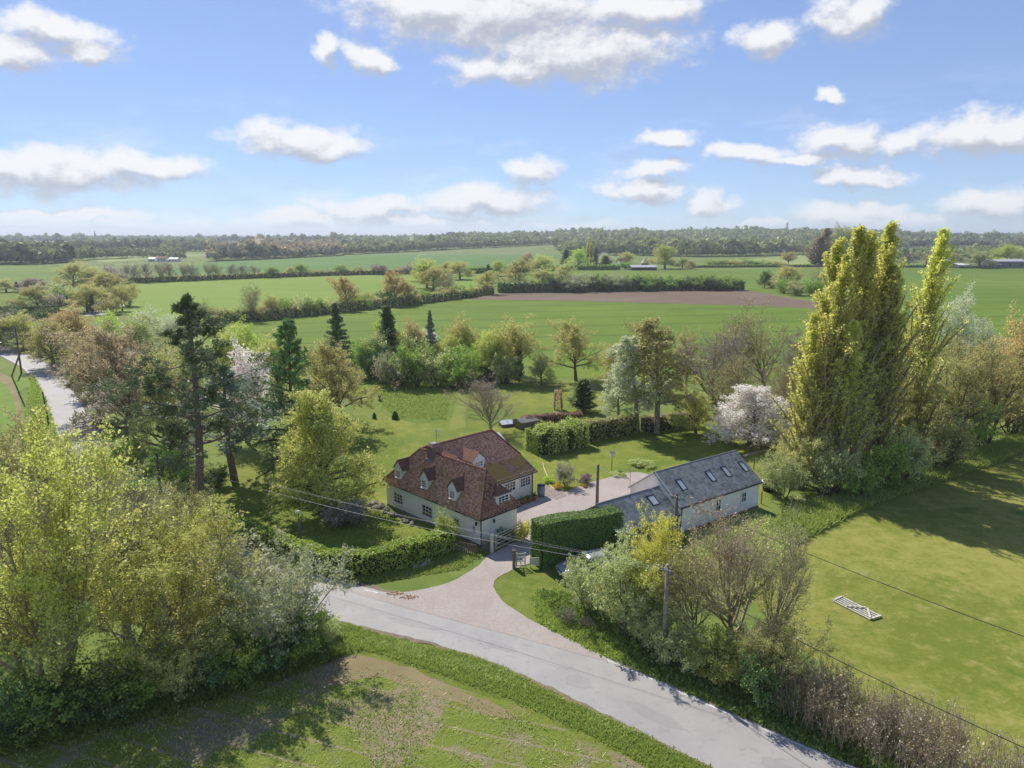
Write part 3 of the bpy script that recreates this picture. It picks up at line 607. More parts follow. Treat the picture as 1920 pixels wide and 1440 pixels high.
shape('fir', 111, 12, 0.2, dict(wob=0.01, frac=1.0), [
    dict(k=120, t0=0.05, t1=0.995, ang=lerp(102, 62), sd=6, len=lambda t: 0.25*(1-t)+0.012, S=4, wob=0.06, trop=0.02), dict(k=8, t0=0.2, ang=50, ratio=0.32, S=2, wob=0.1, trop=-0.05)],
    [(2, 14, 0.0, 0.08, 0.2), (1, 10, 0.3, 0.08, 0.2)], up=0.5, narrow=0.45)
shape('cedar', 113, 14, 0.3, dict(wob=0.015, frac=1.0), [
    dict(k=80, t0=0.08, t1=0.99, ang=lerp(96, 50), sd=9, len=lambda t: 0.27*np.clip(1-t, 0, 1)**0.65+0.02, S=5, wob=0.07, trop=-0.03), dict(k=9, t0=0.2, ang=55, ratio=0.34, S=3, wob=0.1, trop=-0.22)],
    [(2, 24, 0.0, 0.09, 0.22), (1, 12, 0.2, 0.1, 0.22)], up=0.2, narrow=0.42)
shape('cypress', 115, 8, 0.14, dict(wob=0.01, frac=0.98), [
    dict(k=90, t0=0.03, t1=0.99, ang=lerp(42, 22), sd=8, len=lambda t: 0.24*np.clip(1-t, 0, 1)**0.5+0.02, S=3, wob=0.06, trop=0.1), dict(k=6, t0=0.2, ang=35, ratio=0.34, S=2, wob=0.1)],
    [(2, 18, 0.0, 0.09, 0.16)])
shape('sapling', 117, 4, 0.05, dict(wob=0.05, frac=0.8), [
    dict(k=9, t0=0.4, ang=45, len=lambda t: 0.25+0*t, S=4, wob=0.12, trop=0.05), dict(k=6, t0=0.2, ang=42, ratio=0.5, S=2, wob=0.12)], [(2, 4, 0.2, 0.06, 0.1)], wood=1)

PR = random.Random(5)
def plant_at(name, key, x, y, h, w, lf, bk, label, cat='tree', group=None, z=0.0, rz=None):
    tm, cm, H0, W0 = SHAPES[key]
    e = empty(name, (x, y, z), PR.uniform(0, 6.28) if rz is None else rz)
    sz = h/H0; sx = (w/W0) if w else sz
    for nm, me in (('trunk', tm), ('crown', cm)):
        o = link(nm, me, e); o.scale = (sx, sx, sz)
        for i, ms in enumerate(o.material_slots):
            ms.link = 'OBJECT'; ms.material = (LF[lf] if nm == 'crown' and i == 0 else bk)
    return tag(e, label, cat, group)
def plant(name, key, px, pyb, pyt, wpx, lf, bk, label, cat='tree', group=None, rz=None):
    """base pixel, top row and width in pixels give place, height and spread in metres"""
    b = G(px, pyb); h = z_at(b.y, pyt); b.x = (px-960)/F_PX*(b.y*CP - (0.55*h-CAM_H)*SP)        # the column px is that of the crown's middle
    return plant_at(name, key, b.x, b.y, h, width_at(b.y, wpx) if wpx else None, lf, bk, label, cat, group, rz=rz)

# ------------------------------------------------------------------ garden and lane-side trees: name, shape, base px, base row, top row, width px, leaf, bark, label
B, BG, BR, BP, TT, TM = bark, bark_grey, bark_red, bark_pale, twig_tan, twig_mauve
TREES = [
 # thicket at the left of the lane
 ('willow_tree', 'willow', 40, 1330, 800, 330, 'willow', TT, 'tall yellow-green willow at the bottom left corner of the thicket'),
 ('willow_tree', 'willow', 280, 1290, 985, 285, 'willow', BG, 'bright yellow-green bushy willow in the middle of the foreground thicket'),
 ('willow_tree', 'willow', 335, 1170, 955, 165, 'willow', TT, 'pointed yellow-green willow beside the lane bend, front of thicket'),
 ('bare_tree', 'bare0', 215, 1190, 850, 270, 'olive', BG, 'grey twiggy tree with pale bare branches inside the left thicket'),
 ('bare_tree', 'bare1', 110, 1210, 815, 250, 'olive', BG, 'greyish half-bare tree leaning over the left thicket'),
 ('willow_tree', 'willow', 25, 1090, 790, 240, 'olive', TT, 'olive willow at the left edge, back of the thicket'),
 ('willow_tree', 'willow', 140, 1030, 815, 200, 'willow', TT, 'yellowish willow below the lane at the back of the thicket'),
 ('thorn_bush', 'twigbush0', 520, 1222, 1030, 240, 'silver', BG, 'rounded grey-green thorn bush with white blossom by the lane'),
 ('thorn_bush', 'twigbush1', 430, 1180, 1020, 200, 'silver', BG, 'grey-green thorn bush behind the blossoming one by the lane'),
 ('thorn_bush', 'twigbush1', 265, 1075, 925, 150, 'silver', BG, 'pale flecked thorn bush in the back of the left thicket'),
 ('thorn_bush', 'twigbush0', 350, 1075, 915, 130, 'olive', BG, 'grey scrub bush between the thicket and the tall pine'),
 # left garden boundary
 ('pine_tree', 'pine', 354, 955, 556, 250, 'pine', BR, 'very tall dark pine with a bare straight trunk left of the cottage'),
 ('pine_tree', 'pine', 430, 900, 690, 200, 'blue', BR, 'spreading grey-green pine at the right of the tall pine'),
 ('cedar_tree', 'cedar', 545, 890, 602, 120, 'cedar', B, 'dark drooping conifer behind the round lime tree'),
 ('lime_tree', 'dense', 598, 960, 728, 182, 'lime', B, 'large rounded yellow-green tree on the lawn left of the cottage'),
 ('cherry_tree', 'round0', 456, 830, 640, 125, 'pinkish', B, 'pale pink blossoming cherry between the pine and the dark conifer'),
 ('cherry_tree', 'open1', 228, 830, 660, 110, 'pinkish', B, 'pale blossoming tree tucked under the brown-leaved tree by the lane'),
 ('maple_tree', 'open1', 245, 852, 610, 220, 'copper', B, 'large brown-leaved tree reaching over the lane'),
 ('maple_tree', 'open0', 175, 790, 640, 140, 'copper', B, 'brown-leaved tree overhanging the lane nearest the wires'),
 ('garden_tree', 'round0', 300, 870, 640, 120, 'olive', B, 'olive tree behind the left side of the tall pine'),
 ('garden_tree', 'round1', 250, 740, 588, 110, 'haw', B, 'grey-green tree top beyond the brown-leaved lane tree'),
 ('garden_tree', 'round1', 210, 690, 584, 60, 'bright', B, 'fresh green tree rising behind the lane trees'),
 ('garden_tree', 'round0', 270, 690, 575, 95, 'pale', B, 'pale whitish-green tree left of the pine top'),
 ('garden_tree', 'round0', 140, 672, 572, 90, 'oakred', B, 'orange-tinged tree beside the lane at the top of the row'),
 ('garden_tree', 'round1', 95, 690, 596, 95, 'oak', B, 'yellow-olive tree by the lane above the leaning pole'),
 ('garden_tree', 'round0', 40, 655, 586, 95, 'lime', B, 'rounded yellow-green tree by the lane at the left edge'),
 ('garden_tree', 'round1', -10, 655, 590, 80, 'mauve', B, 'brownish tree cut by the left edge above the lane'),
 ('garden_tree', 'round1', 420, 780, 610, 80, 'lime', B, 'yellowish tree directly behind the right side of the pine top'),
 ('garden_tree', 'round0', 465, 720, 600, 80, 'bright', B, 'fresh green tree behind the pink blossom'),
 ('garden_tree', 'open1', 640, 805, 640, 135, 'oak', B, 'thin-leaved spreading tree on the lawn edge above the round lime'),
 ('garden_tree', 'open0', 590, 790, 690, 110, 'olive', B, 'half-leaved tree tucked between the dark conifer and the lawn'),
 ('conifer_bush', 'bush0', 330, 905, 830, 100, 'green', B, 'green shrub at the left foot of the tall pine'),
 ('conifer_bush', 'bush1', 400, 915, 872, 56, 'dark', B, 'dark glossy shrub on the lawn just right of the pine trunk'),
 ('conifer_bush', 'bush1', 270, 960, 880, 110, 'green', B, 'green shrub below the brown-leaved tree at the lane side'),
 ('conifer_bush', 'bush0', 215, 900, 830, 80, 'bright', B, 'fresh green bush at the lane edge under the overhanging branches'),
 ('conifer_bush', 'bush0', 320, 985, 905, 90, 'haw', B, 'grey-green bush at the hedge end left of the pine'),
 ('garden_shrub', 'bush1', 640, 985, 935, 90, 'mauve', B, 'low greyish shrub at the foot of the round lime tree'),
 # garden behind the cottage
 ('fir_tree', 'fir', 630, 700, 570, 66, 'conifer', B, 'dark pointed fir standing against the green field'),
 ('holly_tree', 'cypress', 728, 700, 574, 50, 'dark', B, 'dark rounded evergreen against the green field'),
 ('garden_tree', 'round0', 716, 690, 593, 42, 'bright', B, 'fresh pale green tree in front of the dark rounded evergreen'),
 ('fir_tree', 'fir', 806, 702, 583, 38, 'blue', B, 'blue-grey spruce between two olive trees'),
 ('garden_tree', 'round1', 778, 700, 598, 50, 'oakred', B, 'small brownish-olive tree left of the blue-grey spruce'),
 ('blossom_tree', 'round1', 811, 690, 618, 44, 'blossom', B, 'small white blossom tree below the blue-grey spruce'),
 ('oak_tree', 'round0', 872, 700, 591, 68, 'oak', B, 'olive oak left of the two big oaks behind the shrubbery'),
 ('oak_tree', 'open0', 965, 712, 592, 105, 'oak', B, 'broad olive oak behind the right end of the shrubbery'),
 ('oak_tree', 'open1', 1081, 714, 602, 106, 'oak', B, 'round thinly leaved oak standing alone with a visible trunk'),
 ('cypress_tree', 'cypress', 973, 718, 656, 17, 'conifer', B, 'thin black-green cypress spire at the shrubbery end'),
 ('yew_tree', 'cypress', 1094, 772, 712, 54, 'dark', B, 'dark cone shaped yew near the purple hedge'),
 ('bare_tree', 'bare0', 920, 815, 698, 112, 'mauve', TT, 'leafless fan shaped tree directly behind the cottage roof'),
 ('sapling', 'sapling', 1007, 727, 686, 30, 'bud', TT, 'slender bare sapling on the far lawn right of the cypress'),
 ('sapling', 'sapling', 742, 742, 712, 22, 'bud', B, 'tiny bare sapling on the uncut meadow patch'),
 ('birch_tree', 'birch0', 1198, 810, 630, 105, 'pale', BP, 'pale silvery birch on the left of the pair'),
 ('birch_tree', 'birch1', 1236, 813, 598, 118, 'olive', BP, 'taller weeping birch on the right of the pair'),
 ('birch_tree', 'birch1', 1160, 800, 700, 60, 'pale', BP, 'short silvery birch at the foot of the pale pair'),
 ('apple_tree', 'round1', 1307, 813, 730, 80, 'lime', B, 'small bright green apple tree left of the white blossom'),
 ('blossom_tree', 'dense', 1410, 832, 720, 160, 'blossom', B, 'broad white blossom tree on the lawn beyond the barn'),
 ('bare_tree', 'bare1', 1340, 765, 606, 135, 'mauve', TM, 'purple-grey leafless tree behind the green apple tree'),
 ('bare_tree', 'bare0', 1440, 745, 560, 150, 'olive', TT, 'tall twiggy bare tree left of the poplars'),
 ('bare_tree', 'bare1', 1490, 790, 600, 110, 'mauve', TM, 'mauve twiggy tree against the left edge of the poplars'),
 ('bare_tree', 'bare0', 1390, 745, 600, 110, 'olive', TT, 'olive twiggy tree behind the purple-grey leafless one'),
 ('bare_tree', 'open0', 1290, 740, 612, 70, 'olive', TT, 'thin twiggy tree peeping behind the taller birch'),
 ('garden_tree', 'round1', 1150, 735, 640, 70, 'oak', B, 'olive tree behind the left birch'),
 ('garden_tree', 'open1', 1210, 735, 605, 90, 'olive', TT, 'feathery olive tree between and behind the two birches'),
 ('garden_tree', 'round0', 915, 715, 612, 70, 'lime', B, 'yellow-green tree left of the broad olive oak'),
 ('garden_tree', 'round0', 1015, 722, 660, 46, 'haw', B, 'small grey-green tree between the two big oaks'),
 ('garden_tree', 'round1', 845, 705, 625, 60, 'lime', B, 'yellow-green tree rising from the middle of the shrubbery'),
 ('garden_tree', 'round0', 700, 705, 625, 60, 'haw', B, 'grey-green tree at the left end of the shrubbery'),
 ('garden_tree', 'round1', 760, 695, 618, 60, 'bright', B, 'fresh green tree in the shrubbery right of the dark evergreen'),
 ('garden_tree', 'round0', 520, 745, 625, 90, 'lime', B, 'yellow-green tree behind the dark drooping conifer'),
 ('garden_tree', 'round1', 345, 780, 640, 100, 'haw', B, 'grey-green tree right behind the tall pine trunk'),
 ('garden_tree', 'round0', 190, 740, 622, 100, 'oak', B, 'yellow-olive tree in the middle of the lane row'),
 ('garden_tree', 'round1', 320, 700, 590, 90, 'pale', B, 'pale green tree just behind the pine top'),
 ('bare_tree', 'bare1', 1360, 790, 650, 100, 'olive', TT, 'olive twiggy tree directly behind the white blossom'),
 ('bare_tree', 'bare0', 1480, 830, 660, 100, 'bud', TT, 'tan twiggy tree between the white blossom and the poplars'),
 # poplars and the belt of trees on the right
 ('lombardy_poplar', 'poplar0', 1594, 893, 427, 114, 'poplar', TT, 'tall yellow-green poplar with the left of the two highest tips in the group'),
 ('lombardy_poplar', 'poplar1', 1643, 884, 420, 112, 'poplar', TT, 'tallest yellow-green poplar at the right of the tight group'),
 ('lombardy_poplar', 'poplar1', 1568, 900, 450, 112, 'poplar', TT, 'yellow-green poplar third from the left in the tight group'),
 ('lombardy_poplar', 'poplar0', 1620, 878, 436, 108, 'poplar', TT, 'yellow-green poplar filling the gap between the two highest tips'),
 ('lombardy_poplar', 'poplar0', 1546, 905, 480, 104, 'poplar', TT, 'yellow-green poplar second from the left in the tight group'),
 ('lombardy_poplar', 'poplar1', 1526, 908, 590, 84, 'poplar', TT, 'short leafy poplar at the left end of the tight group'),
 ('lombardy_poplar', 'poplar0', 1592, 912, 600, 98, 'poplar', TT, 'short leafy poplar at the front foot of the tight group'),
 ('lombardy_poplar', 'poplar1', 1664, 880, 500, 88, 'poplar', TT, 'short poplar leaning out at the right of the tight group'),
 ('lombardy_poplar', 'poplar0', 1722, 858, 432, 102, 'poplar', TT, 'lone tall poplar standing apart on the right'),
 ('pale_willow', 'round0', 1800, 760, 540, 90, 'pale', BG, 'whitish-green tree just right of the lone poplar'),
 ('pale_willow', 'round1', 1845, 755, 600, 80, 'pale', BG, 'low whitish-green tree against the green field at right'),
 ('belt_tree', 'round0', 1905, 800, 582, 110, 'oakred', B, 'orange-brown tree at the right edge behind the belt'),
 ('belt_tree', 'willow', 1780, 840, 640, 150, 'olive', B, 'dull olive tree below the lone poplar'),
 ('belt_tree', 'willow', 1860, 830, 640, 160, 'oak', B, 'yellow-olive tree at the right of the belt'),
 ('belt_tree', 'willow', 1935, 805, 660, 130, 'oak', B, 'olive tree cut by the right edge of the belt'),
 ('belt_tree', 'willow', 1715, 868, 700, 140, 'oak', B, 'yellowish bushy tree between the poplars and the paddock'),
 ('belt_bush', 'twigbush0', 1500, 915, 800, 120, 'olive', B, 'twiggy olive bush at the left foot of the poplars'),
 ('belt_bush', 'bush0', 1555, 930, 838, 110, 'haw', B, 'grey-green bush in front of the poplar trunks'),
 ('belt_bush', 'twigbush1', 1470, 935, 850, 90, 'haw', B, 'grey-green bush at the left end of the belt by the barn'),
 ('belt_bush', 'bush1', 1645, 918, 822, 110, 'green', B, 'dark green bush under the right poplars'),
 ('belt_bush', 'bush0', 1700, 902, 800, 100, 'haw', B, 'green bush below the yellowish belt tree'),
 ('belt_bush', 'bush1', 1765, 880, 775, 110, 'olive', B, 'olive bush at the paddock edge under the dull olive tree'),
 ('belt_bush', 'bush0', 1830, 835, 745, 110, 'green', B, 'shaded green bush low in the right part of the belt'),
 ('belt_bush', 'bush1', 1905, 812, 720, 110, 'olive', B, 'olive bush at the right edge foot of the belt'),
 ('belt_bush', 'bush1', 1600, 932, 868, 90, 'green', B, 'low dark bush at the paddock edge before the poplars'),
 # lane-side hedge on the right
 ('hawthorn_bush', 'twigbush0', 1112, 1150, 1046, 118, 'haw', B, 'leafy pale green hawthorn in front of the parked silver car'),
 ('hawthorn_bush', 'twigbush1', 1178, 1190, 1008, 165, 'haw', B, 'taller pale green hawthorn right of the parked silver car'),
 ('field_maple', 'open0', 1232, 1192, 952, 135, 'yellow', B, 'golden yellow-green tree in front of the barn'),
 ('bare_tree', 'bare1', 1385, 1230, 930, 230, 'bud', TT, 'tan twiggy tree in the lane hedge before the barn'),
 ('bare_tree', 'bare0', 1310, 1222, 985, 180, 'oak', TT, 'tan twiggy tree between the golden tree and the tall twiggy one'),
 ('bare_tree', 'bare0', 1452, 1245, 940, 130, 'olive', BG, 'slim dark leafless tree at the paddock side of the lane hedge'),
 ('hedge_bush', 'bush0', 1275, 1245, 1160, 120, 'haw', B, 'grey-green bush behind the near telegraph pole'),
 ('hedge_bush', 'bush1', 1360, 1280, 1190, 130, 'lime', B, 'yellow-green bush below the tan twiggy tree'),
 ('hedge_bush', 'twigbush0', 1450, 1300, 1150, 170, 'olive', B, 'olive twiggy bush spreading towards the paddock'),
 ('hedge_bush', 'bush0', 1430, 1320, 1215, 120, 'dark', B, 'dark low bush in the lane hedge below the slim leafless tree'),
 ('hedge_bush', 'twigbush1', 1215, 1215, 1110, 110, 'haw', B, 'grey-green bush at the foot of the golden tree'),
 ('brushwood', 'brush0', 1500, 1352, 1235, 130, 'bud', TT, 'brown bare brushwood, first clump after the lane hedge bushes'),
 ('brushwood', 'brush1', 1590, 1390, 1275, 150, 'bud', TT, 'brown bare brushwood, second clump along the lane hedge'),
 ('brushwood', 'brush0', 1680, 1432, 1310, 160, 'mauve', TT, 'brown bare brushwood, third clump along the lane hedge'),
 ('brushwood', 'brush1', 1780, 1478, 1345, 170, 'bud', TT, 'brown bare brushwood, fourth clump near the bottom right corner'),
 ('brushwood', 'brush0', 1890, 1530, 1390, 180, 'mauve', TT, 'brown bare brushwood, last clump in the bottom right corner'),
 ('brushwood', 'brush1', 1560, 1330, 1240, 110, 'mauve', TT, 'brown bare brushwood on the paddock side, behind the first clump'),
 ('brushwood', 'brush0', 1655, 1378, 1280, 120, 'bud', TT, 'brown bare brushwood on the paddock side, behind the third clump'),
 ('brushwood', 'brush1', 1760, 1425, 1320, 130, 'mauve', TT, 'brown bare brushwood on the paddock side, behind the fourth clump'),
]
for (nm, key, px, pb, pt, w, lf, bk, lab) in TREES:
    cat = 'shrub' if ('bush' in nm or 'shrub' in nm or nm == 'brushwood') else 'tree'
    if pb < 830 and key[:4] in ('roun', 'open', 'bare', 'birc'): w *= 1.18
    plant(nm, key, px, pb, pt, w, lf, bk, lab, cat)
ORD = ['first', 'second', 'third', 'fourth', 'fifth', 'sixth', 'seventh', 'eighth', 'ninth', 'tenth', 'eleventh', 'twelfth', 'thirteenth', 'fourteenth',
       'fifteenth', 'sixteenth', 'seventeenth', 'eighteenth', 'nineteenth', 'twentieth', 'twenty-first', 'twenty-second', 'twenty-third', 'twenty-fourth', 'twenty-fifth', 'twenty-sixth']
LOOK = dict(oak='olive', oakred='orange-brown', olive='dull olive', green='dark green', bright='fresh green', lime='yellow-green', mauve='bare brown', bud='bare brown',
            dark='blackish green', haw='grey-green', blossom='white blossom', pale='pale green', conifer='black-green', copper='brown', willow='yellow-green', poplar='pale slim', silver='grey flecked', yew='dark', blue='blue-grey')
def row(name, where, group, items, cat='tree'):
    """items: (shape, px, base row, top row, width, leaf), left to right"""
    for i, (key, px, pb, pt, w, lf) in enumerate(sorted(items, key=lambda a: a[1])):
        if key[:4] in ('roun', 'bush', 'open', 'twig'): w *= 1.32; pt -= 0.12*(pb-pt)*('bush' in key)
        kind = 'bush' if ('bush' in key or 'brush' in key) else 'tree'
        plant(name if kind == 'tree' else name.replace('tree', 'bush'), key, px, pb, pt, w, lf, TM if 'bare' in key else B,
              '%s %s, %s from left %s' % (LOOK[lf], kind, ORD[i], where), 'shrub' if kind == 'bush' else 'tree', group)
# shrubbery on the far lawn
row('shrubbery_tree', 'in the far lawn shrubbery', 'shrubbery on the far lawn', [
 ('bush0', 688, 705, 640, 60, 'green'), ('bush1', 705, 712, 650, 50, 'dark'), ('bush0', 722, 722, 668, 48, 'silver'), ('bush1', 748, 724, 672, 52, 'silver'),
 ('bush1', 740, 700, 628, 80, 'haw'), ('bush0', 778, 722, 648, 66, 'green'), ('bush1', 790, 700, 622, 70, 'haw'), ('bush0', 820, 722, 662, 70, 'haw'), ('bush1', 838, 700, 632, 60, 'green'),
 ('bush0', 868, 722, 655, 72, 'green'), ('bush1', 880, 705, 632, 60, 'lime'), ('bush0', 912, 712, 650, 56, 'green'), ('bush1', 945, 720, 665, 44, 'haw'), ('bush0', 760, 690, 622, 70, 'bright'), ('bush1', 845, 728, 700, 34, 'green'), ('bush0', 925, 700, 640, 60, 'lime')])
# undergrowth at the feet of the left thicket
row('undergrowth_tree', 'along the thicket foot', 'undergrowth below the thicket', [
 ('bush0', 20, 1372, 1280, 130, 'dark'), ('bush1', 100, 1352, 1262, 120, 'green'), ('bush0', 180, 1338, 1252, 120, 'dark'), ('bush1', 255, 1322, 1236, 110, 'green'), ('twigbush0', 330, 1302, 1205, 120, 'olive'),
 ('bush1', 395, 1285, 1205, 100, 'dark'), ('bush0', 455, 1268, 1190, 100, 'green'), ('bush1', 515, 1250, 1165, 100, 'dark'), ('bush0', 570, 1226, 1140, 100, 'green'), ('bush1', 612, 1196, 1150, 50, 'haw')])
# hedgerows of the middle distance
row('hedgerow_tree', 'in hedgerow before the striped field', 'hedgerow of the striped field', [
 ('bare0', 386, 606, 558, 40, 'olive'), ('bush0', 408, 605, 578, 44, 'olive'), ('bush1', 432, 603, 580, 36, 'green'), ('bare1', 476, 602, 528, 52, 'olive'), ('bush0', 455, 602, 572, 36, 'haw'), ('round0', 510, 597, 550, 34, 'oak'),
 ('bush1', 492, 600, 572, 36, 'olive'), ('bush0', 532, 595, 562, 40, 'green'), ('bush1', 560, 592, 556, 44, 'haw'), ('bush0', 586, 590, 562, 36, 'green'), ('bush1', 612, 587, 560, 40, 'haw'), ('bush0', 634, 585, 566, 30, 'olive'),
 ('open1', 653, 582, 518, 48, 'oakred'), ('bush0', 676, 580, 554, 36, 'green'), ('bush1', 700, 577, 552, 36, 'olive'), ('bush0', 720, 575, 548, 34, 'dark'), ('open0', 739, 573, 502, 44, 'oakred'), ('round1', 766, 571, 530, 36, 'olive'),
 ('bush0', 790, 567, 546, 34, 'green'), ('bush1', 812, 565, 546, 34, 'dark'), ('bush0', 835, 562, 540, 34, 'olive'), ('bare1', 840, 560, 512, 30, 'olive'), ('bush1', 868, 558, 536, 40, 'green'), ('open1', 908, 552, 508, 40, 'oak')])
row('oak_tree', 'in clump between striped field and plough', 'oaks by the ploughed field', [
 ('round0', 800, 540, 481, 56, 'lime'), ('round1', 812, 545, 500, 54, 'oak'), ('round0', 862, 524, 487, 48, 'oak'), ('bare1', 836, 540, 506, 34, 'mauve'), ('round1', 835, 520, 490, 26, 'lime'), ('open1', 962, 543, 486, 62, 'oak'), ('round1', 932, 518, 488, 28, 'bright'), ('cypress', 916, 515, 496, 12, 'dark'),
 ('round0', 1022, 540, 502, 44, 'olive'), ('bush0', 980, 547, 530, 40, 'haw'), ('round1', 1056, 535, 494, 40, 'olive'), ('round0', 1012, 514, 476, 50, 'lime'), ('round1', 988, 510, 472, 34, 'copper'), ('bush1', 1005, 546, 528, 36, 'green')])
row('thorn_tree', 'in the dark hedge above the ploughed strip', 'dark hedge above the plough', [
 ('bush0', 1048, 547, 518, 44, 'dark'), ('bush1', 1075, 548, 515, 46, 'silver'), ('bush0', 1100, 545, 514, 40, 'haw'), ('bush1', 1132, 546, 518, 42, 'dark'), ('bush0', 1155, 545, 517, 40, 'silver'), ('bush1', 1185, 545, 518, 42, 'dark'), ('bush0', 1210, 545, 516, 42, 'green'), ('bush1', 1238, 544, 520, 42, 'dark'),
 ('bush0', 1265, 544, 519, 42, 'green'), ('bush1', 1292, 544, 520, 42, 'dark'), ('bush0', 1318, 544, 517, 42, 'green'), ('bush1', 1345, 544, 520, 42, 'dark'), ('bush0', 1370, 544, 518, 42, 'green')])
row('field_tree', 'in clump right of the ploughed strip', 'clump right of the plough', [
 ('round0', 1434, 540, 506, 24, 'dark'), ('round1', 1478, 545, 497, 56, 'oak'), ('bush0', 1468, 550, 524, 30, 'green'), ('bush1', 1498, 554, 528, 34, 'haw'), ('bush0', 1522, 556, 525, 36, 'green'), ('bare0', 1530, 553, 500, 40, 'olive'), ('bush1', 1446, 540, 524, 24, 'haw')])
row('lane_tree', 'in thin line behind the striped field', 'thin tree line behind the striped field', [
 ('bare0', 232, 531, 490, 30, 'mauve'), ('bare1', 250, 530, 492, 28, 'olive'), ('bare0', 274, 530, 486, 34, 'mauve'), ('bare1', 298, 529, 490, 30, 'olive'), ('bare0', 318, 528, 486, 36, 'mauve'), ('bare1', 342, 527, 492, 26, 'olive'), ('bare0', 365, 526, 490, 36, 'mauve'), ('bare1', 388, 525, 490, 32, 'olive'),
 ('bare0', 410, 524, 490, 32, 'olive'), ('bare1', 432, 523, 492, 30, 'mauve'), ('bare0', 455, 522, 492, 34, 'mauve'), ('bare1', 478, 521, 496, 24, 'olive'), ('round0', 508, 521, 499, 30, 'green'), ('round1', 545, 519, 500, 24, 'olive'), ('round0', 566, 518, 493, 28, 'green'), ('bush0', 594, 517, 506, 22, 'olive'), ('round1', 638, 516, 496, 34, 'green'), ('bush1', 665, 515, 500, 30, 'haw'), ('bush0', 708, 515, 497, 30, 'mauve'), ('bush1', 765, 514, 495, 30, 'mauve')])
row('far_lane_tree', 'in the clump round the far lane bend', 'clump round the far lane', [
 ('round0', 68, 582, 532, 60, 'olive'), ('bush1', 98, 582, 554, 34, 'mauve'), ('round1', 30, 582, 560, 40, 'olive'), ('round1', 134, 545, 490, 54, 'olive'), ('round0', 176, 545, 497, 46, 'olive'), ('round1', 198, 556, 508, 66, 'oak'), ('round0', 160, 585, 529, 56, 'oak'), ('cypress', 172, 588, 552, 16, 'dark'), ('round1', 190, 578, 540, 44, 'oak'), ('open0', 226, 583, 532, 36, 'oak'), ('bush0', 238, 575, 534, 40, 'olive'),
 ('round0', 110, 562, 520, 44, 'olive'), ('bush1', 125, 570, 532, 50, 'haw'), ('round1', 60, 548, 520, 50, 'mauve'), ('cypress', 32, 548, 528, 12, 'dark'), ('round0', 10, 548, 522, 40, 'olive'), ('bush0', 205, 590, 560, 40, 'olive'), ('bush1', 150, 560, 535, 40, 'green'), ('bush1', 85, 600, 578, 40, 'dark'), ('bush0', 20, 600, 580, 60, 'dark'), ('bush1', 215, 540, 500, 40, 'mauve')])
row('farm_tree', 'among the farm trees below the wooded hill', 'farm trees', [
 ('cypress', 1060, 503, 468, 20, 'conifer'), ('round0', 1085, 505, 464, 40, 'bright'), ('poplar0', 1102, 500, 447, 10, 'poplar'), ('poplar1', 1108, 500, 446, 9, 'poplar'), ('cypress', 1117, 503, 466, 14, 'conifer'), ('cypress', 1136, 503, 480, 24, 'conifer'), ('round1', 1136, 500, 474, 26, 'pale'), ('round0', 1172, 500, 471, 32, 'lime'), ('bush0', 1176, 505, 491, 24, 'green'), ('round1', 1248, 504, 458, 50, 'lime'), ('round0', 1280, 503, 482, 26, 'green'), ('round1', 1297, 505, 488, 18, 'olive'), ('open0', 1480, 497, 470, 34, 'oak'), ('round0', 1395, 500, 484, 20, 'green'), ('bush0', 1340, 500, 488, 40, 'green'), ('bush1', 1372, 500, 487, 40, 'olive'), ('bush0', 1420, 500, 488, 40, 'green'), ('bush1', 1452, 500, 488, 36, 'olive')])
row('belt_tree', 'among trees by the grey sheds', 'trees by the grey barns', [
 ('poplar0', 1540, 500, 428, 52, 'copper'), ('poplar1', 1528, 500, 445, 40, 'copper'), ('round0', 1568, 498, 420, 36, 'haw'), ('round1', 1590, 498, 424, 34, 'haw'), ('round0', 1838, 503, 468, 44, 'haw'), ('round1', 1888, 500, 458, 52, 'bright'), ('bare0', 1705, 500, 470, 40, 'mauve'), ('round1', 1785, 500, 474, 40, 'olive'), ('round0', 1915, 497, 462, 40, 'haw'), ('round1', 1755, 498, 476, 36, 'olive')])

